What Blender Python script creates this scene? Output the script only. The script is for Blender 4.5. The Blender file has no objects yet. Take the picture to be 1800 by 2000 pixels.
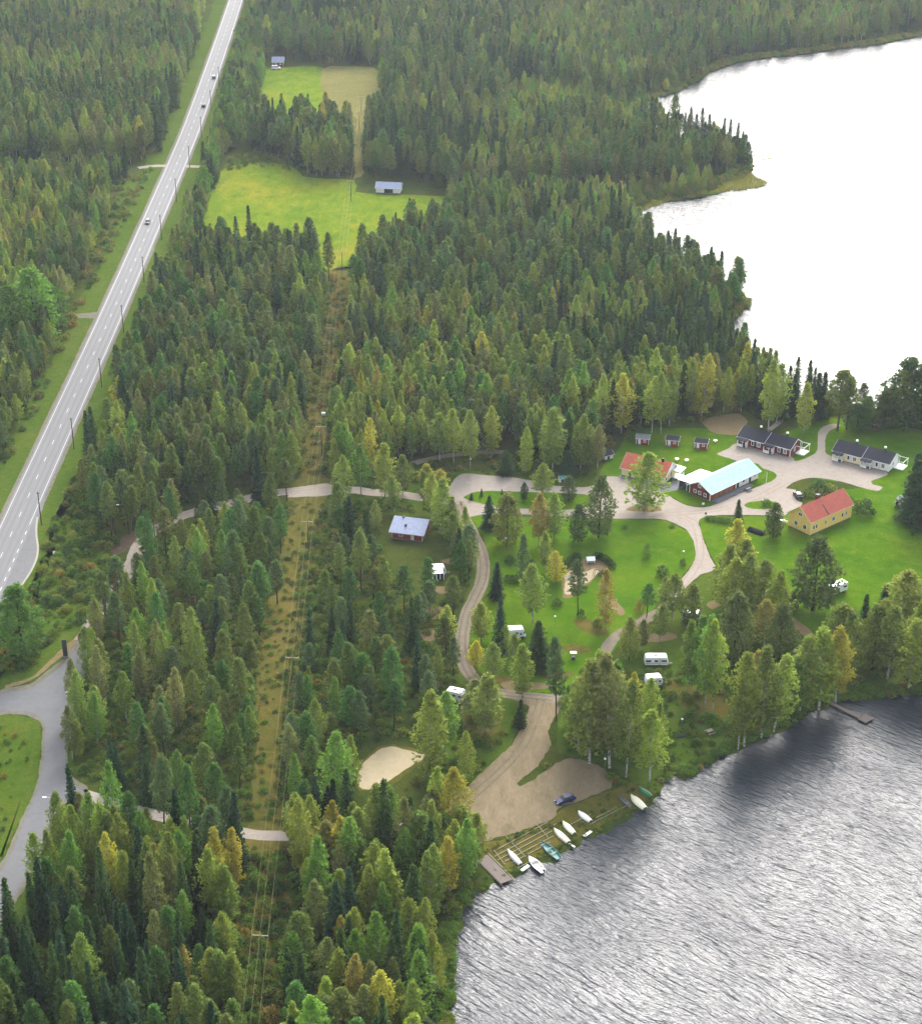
import bpy, math, random
import numpy as np
from mathutils import Vector
random.seed(7)
R = math.radians
SC = bpy.context.scene
COL = SC.collection

# ------------------------------------------------------------ camera numbers
F, CH, PT = 3550.0, 230.0, math.radians(26.9)
def G(x, y, z=0.0):
    """ground point under a pixel of the 1800 x 2000 photograph"""
    u = (x-900)/F; v = (1000-y)/F
    dy = math.cos(PT)+v*math.sin(PT); dz = -math.sin(PT)+v*math.cos(PT)
    t = (z-CH)/dz
    return np.array([u*t, dy*t])
def PX(X, Y, Z=0.0):
    X = np.asarray(X, float); Y = np.asarray(Y, float)
    b = Y*math.cos(PT)-(Z-CH)*math.sin(PT); a = Y*math.sin(PT)+(Z-CH)*math.cos(PT)
    return 900+F*X/b, 1000-F*a/b
def HT(x, y, yt):
    B = G(x, y); a = B[1]*math.sin(PT)-CH*math.cos(PT); b = B[1]*math.cos(PT)+CH*math.sin(PT); v = (1000-yt)/F
    return (v*b-a)/(math.cos(PT)+v*math.sin(PT))
def SCL(y):
    return F*(math.cos(PT))/CH*((y-1000)/F+math.tan(PT))   # pixels per metre at image row y
def GP(pts): return [G(*p) for p in pts]

# ------------------------------------------------------------ materials
KALB = 0.52
def lin(c, k=1.0):
    o = []
    for v in c[:3]:
        v = v/255.0
        v = v/12.92 if v <= 0.04045 else ((v+0.055)/1.055)**2.4
        o.append(v*k)
    return (o[0], o[1], o[2], 1.0)
MATS = {}
def new_mat(name):
    m = bpy.data.materials.new(name); m.use_nodes = True
    n = m.node_tree.nodes; b = n.get('Principled BSDF')
    MATS[name] = m
    return m, n, m.node_tree.links, b
def setup(b, rough=0.8, spec=0.3, metal=0.0):
    b.inputs['Roughness'].default_value = rough
    b.inputs['Specular IOR Level'].default_value = spec
    b.inputs['Metallic'].default_value = metal
def mat_plain(name, c, k=KALB, rough=0.6, spec=0.4, metal=0.0, var=0.12, scale=1.5):
    m, n, l, b = new_mat(name); setup(b, rough, spec, metal)
    tc = n.new('ShaderNodeTexCoord'); nz = n.new('ShaderNodeTexNoise')
    nz.inputs['Scale'].default_value = scale; nz.inputs['Detail'].default_value = 5
    l.new(tc.outputs['Object'], nz.inputs['Vector'])
    rp = n.new('ShaderNodeValToRGB'); rp.color_ramp.elements[0].position = 0.3; rp.color_ramp.elements[1].position = 0.7
    c0 = lin(c, k*(1-var)); c1 = lin(c, k*(1+var))
    rp.color_ramp.elements[0].color = c0; rp.color_ramp.elements[1].color = c1
    l.new(nz.outputs['Fac'], rp.inputs['Fac']); l.new(rp.outputs['Color'], b.inputs['Base Color'])
    return m
def ramp(n, stops, k):
    rp = n.new('ShaderNodeValToRGB'); e = rp.color_ramp.elements
    e[0].position = stops[0][0]; e[0].color = lin(stops[0][1], k)
    e[1].position = stops[-1][0]; e[1].color = lin(stops[-1][1], k)
    for p, c in stops[1:-1]:
        x = e.new(p); x.color = lin(c, k)
    return rp
def mat_ground(name, big, small, sbig=0.03, ssmall=0.6, mixf=0.5, k=KALB, bump=0.0, stretch=None, rot=0.0, rough=0.95, spec=0.0, fine=None):
    """two noises of different size, each through its own colours, mixed by a third"""
    m, n, l, b = new_mat(name); setup(b, rough, spec)
    tc = n.new('ShaderNodeTexCoord'); mp = n.new('ShaderNodeMapping')
    l.new(tc.outputs['Object'], mp.inputs['Vector'])
    mp.inputs['Rotation'].default_value = (0, 0, rot)
    if stretch: mp.inputs['Scale'].default_value = (stretch[0], stretch[1], 1)
    def nz(s, d=6, r=0.6, dist=0.3):
        q = n.new('ShaderNodeTexNoise'); q.inputs['Scale'].default_value = s; q.inputs['Detail'].default_value = d
        q.inputs['Roughness'].default_value = r; q.inputs['Distortion'].default_value = dist
        l.new(mp.outputs['Vector'], q.inputs['Vector']); return q
    a = nz(sbig); s = nz(ssmall, 8, 0.7); t = nz(sbig*4.3, 4, 0.6)
    ra = ramp(n, big, k); rs = ramp(n, small, k)
    l.new(a.outputs['Fac'], ra.inputs['Fac']); l.new(s.outputs['Fac'], rs.inputs['Fac'])
    mx = n.new('ShaderNodeMix'); mx.data_type = 'RGBA'
    mr = n.new('ShaderNodeMapRange'); mr.inputs['From Min'].default_value = 0.35; mr.inputs['From Max'].default_value = 0.65
    mr.inputs['To Min'].default_value = max(0, mixf-0.3); mr.inputs['To Max'].default_value = min(1, mixf+0.3)
    l.new(t.outputs['Fac'], mr.inputs['Value']); l.new(mr.outputs['Result'], mx.inputs['Factor'])
    l.new(ra.outputs['Color'], mx.inputs[6]); l.new(rs.outputs['Color'], mx.inputs[7])
    out = mx.outputs[2]
    f = nz(ssmall*5.0, 3, 0.7)
    mf = n.new('ShaderNodeMapRange'); mf.inputs['From Min'].default_value = 0.3; mf.inputs['From Max'].default_value = 0.7
    fv = fine if fine is not None else 0.22
    mf.inputs['To Min'].default_value = 1-fv; mf.inputs['To Max'].default_value = 1+fv
    l.new(f.outputs['Fac'], mf.inputs['Value'])
    mu = n.new('ShaderNodeMix'); mu.data_type = 'RGBA'; mu.blend_type = 'MULTIPLY'; mu.inputs['Factor'].default_value = 1.0
    cb = n.new('ShaderNodeCombineColor')
    for i in range(3): l.new(mf.outputs['Result'], cb.inputs[i])
    l.new(out, mu.inputs[6]); l.new(cb.outputs['Color'], mu.inputs[7]); out = mu.outputs[2]
    l.new(out, b.inputs['Base Color'])
    if bump:
        bp = n.new('ShaderNodeBump'); bp.inputs['Strength'].default_value = bump; bp.inputs['Distance'].default_value = 0.3
        l.new(s.outputs['Fac'], bp.inputs['Height']); l.new(bp.outputs['Normal'], b.inputs['Normal'])
    return m

mat_ground('forest_floor', [(0.3, (54, 74, 28)), (0.5, (76, 90, 34)), (0.7, (102, 98, 42))],
           [(0.3, (42, 58, 22)), (0.5, (76, 94, 36)), (0.62, (96, 100, 42)), (0.75, (118, 104, 52))], 0.05, 0.45, 0.55, bump=0.5, fine=0.35)
mat_ground('rough_grass', [(0.3, (60, 92, 24)), (0.5, (84, 110, 32)), (0.7, (112, 114, 44))],
           [(0.3, (50, 76, 22)), (0.5, (86, 112, 34)), (0.72, (118, 116, 50))], 0.05, 0.5, 0.5, bump=0.4, fine=0.3)
mat_ground('verge_grass', [(0.3, (70, 102, 28)), (0.55, (90, 116, 36)), (0.75, (116, 116, 52))],
           [(0.35, (68, 98, 28)), (0.65, (110, 118, 50))], 0.05, 0.5, 0.5, fine=0.28)
mat_ground('lawn_grass', [(0.3, (58, 104, 12)), (0.5, (90, 130, 16)), (0.7, (126, 144, 34))],
           [(0.32, (64, 106, 14)), (0.55, (96, 130, 20)), (0.7, (136, 138, 50))], 0.05, 0.28, 0.5, fine=0.16)
mat_ground('field_grass', [(0.32, (90, 128, 24)), (0.5, (122, 146, 32)), (0.68, (164, 154, 48))],
           [(0.34, (76, 116, 26)), (0.52, (122, 144, 34)), (0.68, (170, 154, 54))], 0.03, 0.22, 0.55, stretch=(1, 0.5), fine=0.16)
mat_ground('stubble', [(0.3, (112, 120, 62)), (0.6, (146, 138, 80)), (0.75, (164, 146, 96))],
           [(0.3, (116, 122, 64)), (0.7, (156, 142, 92))], 0.03, 0.15, 0.5)
mat_ground('dry_heath', [(0.3, (82, 94, 38)), (0.5, (112, 106, 48)), (0.7, (136, 118, 60))],
           [(0.3, (62, 80, 30)), (0.5, (112, 108, 50)), (0.72, (142, 124, 68))], 0.06, 0.5, 0.5, bump=0.4, fine=0.3)
mat_ground('gravel', [(0.3, (176, 164, 150)), (0.6, (196, 184, 172)), (0.75, (210, 198, 186))],
           [(0.3, (168, 156, 140)), (0.7, (206, 194, 180))], 0.06, 0.7, 0.5, fine=0.1)
mat_ground('gravel_worn', [(0.3, (168, 152, 136)), (0.7, (196, 180, 164))], [(0.3, (166, 150, 132)), (0.7, (200, 184, 168))], 0.08, 0.5, 0.5, fine=0.12)
mat_ground('track_gravel', [(0.3, (142, 130, 112)), (0.6, (162, 150, 132)), (0.75, (176, 162, 144))],
           [(0.3, (126, 116, 94)), (0.7, (174, 160, 142))], 0.08, 0.5, 0.5, fine=0.16)
mat_ground('trampled_gravel', [(0.3, (130, 118, 90)), (0.5, (152, 136, 108)), (0.72, (172, 154, 126))],
           [(0.3, (110, 106, 74)), (0.55, (154, 138, 110)), (0.75, (178, 160, 132))], 0.05, 0.45, 0.45, stretch=(1.0, 0.35), rot=-0.5, fine=0.14)
mat_ground('sand', [(0.3, (200, 184, 146)), (0.7, (222, 204, 168))], [(0.3, (196, 178, 140)), (0.7, (224, 208, 174))], 0.15, 0.9, 0.5, fine=0.08)
mat_ground('bare_soil', [(0.3, (134, 116, 84)), (0.7, (164, 140, 108))], [(0.3, (118, 112, 66)), (0.7, (166, 142, 110))], 0.12, 0.8, 0.5, fine=0.18)
mat_ground('asphalt_pale', [(0.3, (156, 156, 156)), (0.7, (168, 168, 168))], [(0.35, (148, 148, 148)), (0.7, (170, 170, 170))], 0.02, 0.5, 0.4, stretch=(1, 0.12), k=0.40, rough=0.75, spec=0.12, fine=0.06)
mat_ground('asphalt_local', [(0.3, (138, 138, 140)), (0.7, (156, 156, 158))], [(0.35, (132, 132, 134)), (0.7, (160, 160, 162))], 0.05, 0.6, 0.4, k=0.36, rough=0.7, spec=0.15, fine=0.06)
mat_ground('asphalt_worn', [(0.3, (146, 146, 147)), (0.7, (159, 159, 160))], [(0.35, (140, 140, 142)), (0.7, (160, 160, 161))], 0.03, 0.5, 0.4, stretch=(1, 0.1), k=0.37, rough=0.7, spec=0.15, fine=0.06)
mat_ground('rut_gravel', [(0.3, (124, 114, 94)), (0.7, (146, 134, 114))], [(0.3, (118, 108, 88)), (0.7, (152, 140, 120))], 0.08, 0.7, 0.5, fine=0.14)
mat_ground('shoulder_gravel', [(0.3, (124, 120, 106)), (0.7, (150, 144, 132))], [(0.3, (106, 106, 84)), (0.7, (154, 148, 136))], 0.05, 0.6, 0.5, fine=0.1)
mat_ground('hay_ditch', [(0.3, (92, 78, 64)), (0.7, (134, 112, 92))], [(0.3, (78, 68, 54)), (0.7, (140, 116, 96))], 0.2, 0.9, 0.5)
mat_plain('line_paint', (228, 228, 230), 0.52, 0.5, 0.4, var=0.06, scale=4)
mat_plain('pale_kerb', (158, 154, 132), KALB)
mat_plain('white_paint', (232, 232, 230), 0.85, 0.4, 0.4, var=0.04)
mat_plain('white_vinyl', (244, 244, 244), 0.9, 0.3, 0.5, var=0.03)
mat_plain('trim_white', (222, 218, 206), 0.8, 0.5, 0.3, var=0.05)
mat_plain('grey_deck', (140, 142, 146), KALB, 0.8, 0.2)
mat_plain('concrete', (150, 146, 140), KALB, 0.9, 0.2)
mat_plain('dark_trim', (34, 34, 40), KALB, 0.6, 0.3)
mat_plain('black_tarp', (18, 20, 26), KALB, 0.9, 0.1)
mat_plain('pole_wood', (92, 84, 76), KALB, 0.85, 0.2, var=0.25, scale=6)
mat_plain('pale_wood', (166, 158, 132), 0.75, 0.8, 0.2, var=0.2, scale=3)
mat_plain('ramp_wood', (146, 132, 124), KALB, 0.8, 0.2, var=0.22, scale=4)
mat_plain('old_wood', (120, 110, 92), KALB, 0.85, 0.2, var=0.25, scale=4)
mat_plain('panel_wood', (176, 128, 80), KALB, 0.7, 0.3, var=0.2, scale=2)
mat_plain('galvanised', (160, 164, 168), KALB, 0.4, 0.5, 0.4)
mat_plain('wire_metal', (186, 178, 120), KALB, 0.5, 0.4)
mat_plain('teal_paint', (88, 156, 150), KALB, 0.5, 0.4)
mat_plain('green_hull', (40, 150, 96), KALB, 0.4, 0.5)
mat_plain('cream_hull', (240, 236, 206), 0.85, 0.35, 0.5, var=0.05)
mat_plain('black_rubber', (18, 18, 20), KALB, 0.8, 0.2)
mat_plain('blue_paint', (26, 38, 104), KALB, 0.45, 0.3, 0.0, var=0.05)
mat_plain('navy_paint', (22, 24, 46), KALB, 0.45, 0.4, 0.0, var=0.05)
mat_plain('dark_paint', (44, 46, 52), KALB, 0.25, 0.6, 0.2, var=0.05)
mat_plain('awning_cloth', (34, 38, 60), KALB, 0.8, 0.2)
mat_plain('grey_plastic', (104, 108, 112), KALB, 0.6, 0.3)
mat_plain('dark_bark', (70, 62, 52), KALB, 0.9, 0.1, var=0.3, scale=3)
mat_plain('dark_panel', (60, 66, 66), KALB, 0.6, 0.3)
mat_plain('brick', (132, 62, 50), KALB, 0.85, 0.2, var=0.25, scale=6)
mat_plain('lamp_red', (150, 24, 20), KALB, 0.4, 0.5)
mat_plain('glass_orange', (200, 120, 40), KALB, 0.4, 0.5)

def mat_glass(name, c=(34, 40, 50)):
    m, n, l, b = new_mat(name); setup(b, 0.08, 0.7); b.inputs['Base Color'].default_value = lin(c, 0.6)
    return m
mat_glass('window_glass'); mat_glass('pale_glass', (120, 130, 140))
def mat_boards(name, c, k=KALB, scale=4.0, horiz=False, depth=0.35, rough=0.75):
    m, n, l, b = new_mat(name); setup(b, rough, 0.25)
    tc = n.new('ShaderNodeTexCoord'); wv = n.new('ShaderNodeTexWave'); wv.wave_type = 'BANDS'
    wv.bands_direction = 'Z' if horiz else 'X'
    wv.inputs['Scale'].default_value = scale; wv.inputs['Distortion'].default_value = 0.0
    l.new(tc.outputs['Object'], wv.inputs['Vector'])
    nz = n.new('ShaderNodeTexNoise'); nz.inputs['Scale'].default_value = 1.2; nz.inputs['Detail'].default_value = 5
    l.new(tc.outputs['Object'], nz.inputs['Vector'])
    rp = ramp(n, [(0.3, c), (0.7, tuple(min(255, int(v*1.12)+3) for v in c))], k)
    l.new(nz.outputs['Fac'], rp.inputs['Fac'])
    r2 = n.new('ShaderNodeValToRGB'); r2.color_ramp.elements[0].position = 0.0; r2.color_ramp.elements[1].position = 0.25
    d = 1-depth; r2.color_ramp.elements[0].color = (d, d, d, 1); r2.color_ramp.elements[1].color = (1, 1, 1, 1)
    l.new(wv.outputs['Fac'], r2.inputs['Fac'])
    mu = n.new('ShaderNodeMix'); mu.data_type = 'RGBA'; mu.blend_type = 'MULTIPLY'; mu.inputs['Factor'].default_value = 1.0
    l.new(rp.outputs['Color'], mu.inputs[6]); l.new(r2.outputs['Color'], mu.inputs[7]); l.new(mu.outputs[2], b.inputs['Base Color'])
    return m
mat_boards('yellow_boards', (255, 200, 108), 0.9, depth=0.15); mat_boards('red_boards', (140, 44, 36), 0.75); mat_boards('cream_boards', (232, 216, 160), 0.8, depth=0.15)
mat_boards('white_boards', (226, 224, 216), 0.8, depth=0.15); mat_boards('dark_red_boards', (112, 36, 34), 0.75)
mat_boards('red_tiles', (194, 98, 80), KALB, 3.0, depth=0.2); mat_boards('black_tiles', (34, 38, 52), KALB, 3.0, depth=0.25, rough=0.9)
mat_boards('orange_tiles', (206, 108, 80), KALB, 3.0, depth=0.2)
mat_boards('blue_sheet', (160, 204, 220), 0.6, 5.0, depth=0.12, rough=0.6); mat_boards('grey_sheet', (156, 166, 192), 0.6, 4.0, depth=0.15, rough=0.6)
mat_boards('white_sheet', (240, 240, 242), 0.9, 5.0, depth=0.08, rough=0.4); mat_boards('slate_sheet', (120, 126, 134), KALB, 4.0, depth=0.15, rough=0.5)

def mat_leaf():
    m, n, l, b = new_mat('foliage'); setup(b, 0.8, 0.06)
    at = n.new('ShaderNodeAttribute'); at.attribute_type = 'INSTANCER'; at.attribute_name = 'leafcol'
    ge = n.new('ShaderNodeNewGeometry')
    mr = n.new('ShaderNodeMapRange'); mr.inputs['To Min'].default_value = 0.78; mr.inputs['To Max'].default_value = 1.24
    l.new(ge.outputs['Random Per Island'], mr.inputs['Value'])
    cb = n.new('ShaderNodeCombineColor')
    for i in range(3): l.new(mr.outputs['Result'], cb.inputs[i])
    mu = n.new('ShaderNodeMix'); mu.data_type = 'RGBA'; mu.blend_type = 'MULTIPLY'; mu.inputs['Factor'].default_value = 1.0
    l.new(at.outputs['Color'], mu.inputs[6]); l.new(cb.outputs['Color'], mu.inputs[7])
    l.new(mu.outputs[2], b.inputs['Base Color'])
    tr = n.new('ShaderNodeBsdfTranslucent'); l.new(mu.outputs[2], tr.inputs['Color'])
    ms = n.new('ShaderNodeMixShader'); ms.inputs['Fac'].default_value = 0.40
    out = n.get('Material Output')
    l.new(b.outputs['BSDF'], ms.inputs[1]); l.new(tr.outputs['BSDF'], ms.inputs[2]); l.new(ms.outputs['Shader'], out.inputs['Surface'])
mat_leaf()
def mat_bark_birch():
    m, n, l, b = new_mat('birch_bark'); setup(b, 0.7, 0.2)
    tc = n.new('ShaderNodeTexCoord'); nz = n.new('ShaderNodeTexNoise'); nz.inputs['Scale'].default_value = 2.5; nz.inputs['Detail'].default_value = 4
    mp = n.new('ShaderNodeMapping'); mp.inputs['Scale'].default_value = (1, 1, 1.6)
    l.new(tc.outputs['Object'], mp.inputs['Vector']); l.new(mp.outputs['Vector'], nz.inputs['Vector'])
    rp = ramp(n, [(0.38, (70, 66, 60)), (0.46, (206, 202, 190)), (0.8, (226, 222, 212))], KALB)
    l.new(nz.outputs['Fac'], rp.inputs['Fac']); l.new(rp.outputs['Color'], b.inputs['Base Color'])
mat_bark_birch()
def mat_bark_pine():
    m, n, l, b = new_mat('pine_bark'); setup(b, 0.85, 0.1)
    tc = n.new('ShaderNodeTexCoord'); sp = n.new('ShaderNodeSeparateXYZ'); l.new(tc.outputs['Object'], sp.inputs['Vector'])
    rp = ramp(n, [(0.2, (84, 74, 66)), (0.6, (140, 92, 62))], KALB)
    mr = n.new('ShaderNodeMapRange'); mr.inputs['From Max'].default_value = 12.0; l.new(sp.outputs['Z'], mr.inputs['Value'])
    l.new(mr.outputs['Result'], rp.inputs['Fac']); l.new(rp.outputs['Color'], b.inputs['Base Color'])
mat_bark_pine()
def mat_water():
    m, n, l, b = new_mat('lake_water')
    b.inputs['Base Color'].default_value = (0.012, 0.018, 0.026, 1); b.inputs['IOR'].default_value = 1.33
    b.inputs['Roughness'].default_value = 0.13; b.inputs['Specular IOR Level'].default_value = 0.5
    tc = n.new('ShaderNodeTexCoord')
    # slow warp of the wave direction
    wn = n.new('ShaderNodeTexNoise'); wn.inputs['Scale'].default_value = 0.02; wn.inputs['Detail'].default_value = 2
    l.new(tc.outputs['Object'], wn.inputs['Vector'])
    vm = n.new('ShaderNodeVectorMath'); vm.operation = 'SUBTRACT'; vm.inputs[1].default_value = (0.5, 0.5, 0.5)
    l.new(wn.outputs['Color'], vm.inputs[0])
    vs = n.new('ShaderNodeVectorMath'); vs.operation = 'SCALE'; vs.inputs['Scale'].default_value = 14.0; l.new(vm.outputs[0], vs.inputs[0])
    va = n.new('ShaderNodeVectorMath'); va.operation = 'ADD'; l.new(tc.outputs['Object'], va.inputs[0]); l.new(vs.outputs[0], va.inputs[1])
    def layer(rot, sc, s, d, r):
        mp0 = n.new('ShaderNodeMapping'); mp0.inputs['Rotation'].default_value = (0, 0, rot)
        l.new(va.outputs[0], mp0.inputs['Vector'])
        mp = n.new('ShaderNodeMapping'); mp.inputs['Scale'].default_value = (sc[0], sc[1], 1)
        l.new(mp0.outputs['Vector'], mp.inputs['Vector'])
        q = n.new('ShaderNodeTexNoise'); q.inputs['Scale'].default_value = s; q.inputs['Detail'].default_value = d; q.inputs['Roughness'].default_value = r
        l.new(mp.outputs['Vector'], q.inputs['Vector']); return q
    a = layer(R(38), (0.18, 1.0), 1.1, 3, 0.5)      # crests
    c = layer(R(30), (0.35, 1.0), 2.9, 3, 0.6)       # ripples
    d = layer(R(60), (0.55, 1.0), 5.5, 2, 0.6)
    def mth(op, x, y):
        q = n.new('ShaderNodeMath'); q.operation = op
        for i, v in enumerate((x, y)):
            if isinstance(v, (int, float)): q.inputs[i].default_value = v
            else: l.new(v, q.inputs[i])
        return q.outputs[0]
    h = mth('ADD', mth('MULTIPLY', a.outputs['Fac'], 1.45), mth('ADD', mth('MULTIPLY', c.outputs['Fac'], 0.28), mth('MULTIPLY', d.outputs['Fac'], 0.13)))
    bp = n.new('ShaderNodeBump'); bp.inputs['Strength'].default_value = 1.0; bp.inputs['Distance'].default_value = 0.39
    l.new(h, bp.inputs['Height']); l.new(bp.outputs['Normal'], b.inputs['Normal'])
mat_water()
def M(n): return MATS[n]

# ------------------------------------------------------------ mesh helpers
class MB:
    def __init__(s): s.v = []; s.f = []
    def add(s, vs, fs):
        o = len(s.v); s.v += [tuple(map(float, p)) for p in vs]; s.f += [tuple(i+o for i in f) for f in fs]; return s
    def box(s, x0, x1, y0, y1, z0, z1):
        return s.add([(x0, y0, z0), (x1, y0, z0), (x1, y1, z0), (x0, y1, z0), (x0, y0, z1), (x1, y0, z1), (x1, y1, z1), (x0, y1, z1)],
                     [(0, 3, 2, 1), (4, 5, 6, 7), (0, 1, 5, 4), (1, 2, 6, 5), (2, 3, 7, 6), (3, 0, 4, 7)])
    def bar(s, p, q, w, h):
        p = Vector(p); q = Vector(q); d = (q-p).normalized(); up = Vector((0, 0, 1))
        if abs(d.z) > 0.95: up = Vector((0, 1, 0))
        a = d.cross(up).normalized(); b = a.cross(d).normalized(); a = a*w/2; b = b*h/2
        vs = [p-a-b, p+a-b, p+a+b, p-a+b, q-a-b, q+a-b, q+a+b, q-a+b]
        return s.add(vs, [(0, 1, 2, 3), (7, 6, 5, 4), (0, 4, 5, 1), (1, 5, 6, 2), (2, 6, 7, 3), (3, 7, 4, 0)])
    def cyl(s, p, q, r0, r1, n=8, cap=True):
        p = Vector(p); q = Vector(q); d = (q-p).normalized(); up = Vector((0, 0, 1))
        if abs(d.z) > 0.95: up = Vector((1, 0, 0))
        a = d.cross(up).normalized(); b = d.cross(a).normalized()
        vs = []
        for c, r in ((p, r0), (q, r1)):
            for i in range(n):
                t = 2*math.pi*i/n; vs.append(c+a*math.cos(t)*r+b*math.sin(t)*r)
        fs = [(i, (i+1) % n, n+(i+1) % n, n+i) for i in range(n)]
        if cap: fs += [tuple(range(n-1, -1, -1)), tuple(range(n, 2*n))]
        return s.add(vs, fs)
    def extrude_y(s, prof, y0, y1):
        """prof: (x,z) outline, extruded along y"""
        n = len(prof)
        vs = [(x, y0, z) for x, z in prof]+[(x, y1, z) for x, z in prof]
        fs = [(i, (i+1) % n, n+(i+1) % n, n+i) for i in range(n)]+[tuple(range(n-1, -1, -1)), tuple(range(n, 2*n))]
        return s.add(vs, fs)
    def extrude_x(s, prof, x0, x1):
        n = len(prof)
        vs = [(x0, y, z) for y, z in prof]+[(x1, y, z) for y, z in prof]
        fs = [((i+1) % n, i, n+i, n+(i+1) % n) for i in range(n)]+[tuple(range(n)), tuple(range(2*n-1, n-1, -1))]
        return s.add(vs, fs)
    def dome(s, c, r, h, n=12, m=5):
        vs = []; 
        for j in range(m):
            t = math.pi/2*j/m
            for i in range(n):
                a = 2*math.pi*i/n; vs.append((c[0]+r*math.cos(t)*math.cos(a), c[1]+r*math.cos(t)*math.sin(a), c[2]+h*math.sin(t)))
        vs.append((c[0], c[1], c[2]+h)); fs = []
        for j in range(m-1):
            for i in range(n): fs.append((j*n+i, j*n+(i+1) % n, (j+1)*n+(i+1) % n, (j+1)*n+i))
        for i in range(n): fs.append(((m-1)*n+i, (m-1)*n+(i+1) % n, m*n))
        return s.add(vs, fs)
    def mesh(s, name):
        me = bpy.data.meshes.new(name); me.from_pydata(s.v, [], s.f); me.update(); return me
def obj(name, mb, mat, parent=None, bevel=0.0, smooth=False):
    me = mb.mesh(name) if isinstance(mb, MB) else mb
    if mat: me.materials.append(M(mat) if isinstance(mat, str) else mat)
    o = bpy.data.objects.new(name, me); COL.objects.link(o)
    if parent is not None: o.parent = parent
    if bevel:
        md = o.modifiers.new('bevel', 'BEVEL'); md.width = bevel; md.segments = 2; md.limit_method = 'ANGLE'
    if smooth:
        for p in me.polygons: p.use_smooth = True
    return o
def thing(name, label, cat, loc=(0, 0, 0), rotz=0.0, group=None):
    o = bpy.data.objects.new(name, None); COL.objects.link(o); o.empty_display_size = 0.5
    o.location = (float(loc[0]), float(loc[1]), float(loc[2]) if len(loc) > 2 else 0.0); o.rotation_euler = (0, 0, rotz)
    o['label'] = label; o['category'] = cat
    if group: o['group'] = group
    return o
def tag(o, label, cat, group=None):
    o['label'] = label; o['category'] = cat
    if group: o['group'] = group
    return o
def struct(o, kind='structure', label=None):
    o['kind'] = kind
    if label: o['label'] = label
    return o

def smooth_closed(P, closed=True, step=1.5):
    P = [np.array(p, float) for p in P]; n = len(P); out = []
    rng = range(n) if closed else range(n-1)
    for i in rng:
        if closed: p0, p1, p2, p3 = P[(i-1) % n], P[i], P[(i+1) % n], P[(i+2) % n]
        else: p0, p1, p2, p3 = P[max(i-1, 0)], P[i], P[i+1], P[min(i+2, n-1)]
        d = np.linalg.norm(p2-p1); k = max(1, int(d/step))
        for j in range(k):
            t = j/k
            a = 0.5*((2*p1)+(-p0+p2)*t+(2*p0-5*p1+4*p2-p3)*t*t+(-p0+3*p1-3*p2+p3)*t**3)
            l_ = p1+(p2-p1)*t
            out.append(a*0.75+l_*0.25)
    if not closed: out.append(P[-1])
    return out
def wob(i, seed, amp):
    return amp*(math.sin(i*0.73+seed)*0.4+math.sin(i*1.9+seed*2.3)*0.35+math.sin(i*0.21+seed*1.7)*0.6+random.uniform(-.45, .45))
def sheet(name, pts, z, mat, amp=0.35, px=True, step=1.2, sm=True, kind='structure'):
    P = GP(pts) if px else [np.array(p, float) for p in pts]
    Q = smooth_closed(P, True, step) if sm else P
    n = len(Q); out = []; sd = random.uniform(0, 50)
    for i in range(n):
        t = Q[(i+1) % n]-Q[i-1]; L = np.linalg.norm(t)+1e-9; nn = np.array([t[1], -t[0]])/L
        out.append(Q[i]+nn*wob(i, sd, amp) if sm else Q[i])
    area = sum(out[i][0]*out[(i+1) % n][1]-out[(i+1) % n][0]*out[i][1] for i in range(n))
    if area < 0: out.reverse()
    mb = MB(); mb.add([(p[0], p[1], z) for p in out], [tuple(range(n))])
    o = obj(name, mb, mat); struct(o, kind); return o
def ribbon(name, P, hw, z, mat, amp=0.0, step=2.0, off=0.0, zs=None):
    Q = smooth_closed(P, False, step); n = len(Q); vs = []; fs = []; sd = random.uniform(0, 50)
    for i in range(n):
        t = Q[min(i+1, n-1)]-Q[max(i-1, 0)]; nn = np.array([-t[1], t[0]])/(np.linalg.norm(t)+1e-9)
        h = hw(i/(n-1)) if callable(hw) else hw
        a = Q[i]+nn*(off+h+(wob(i, sd, amp) if amp else 0)); b = Q[i]+nn*(off-h-(wob(i, sd+9, amp) if amp else 0))
        vs += [(a[0], a[1], z), (b[0], b[1], z)]
    for i in range(n-1): fs.append((2*i, 2*i+1, 2*i+3, 2*i+2))
    o = obj(name, MB().add(vs, fs), mat); struct(o); return o

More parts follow.
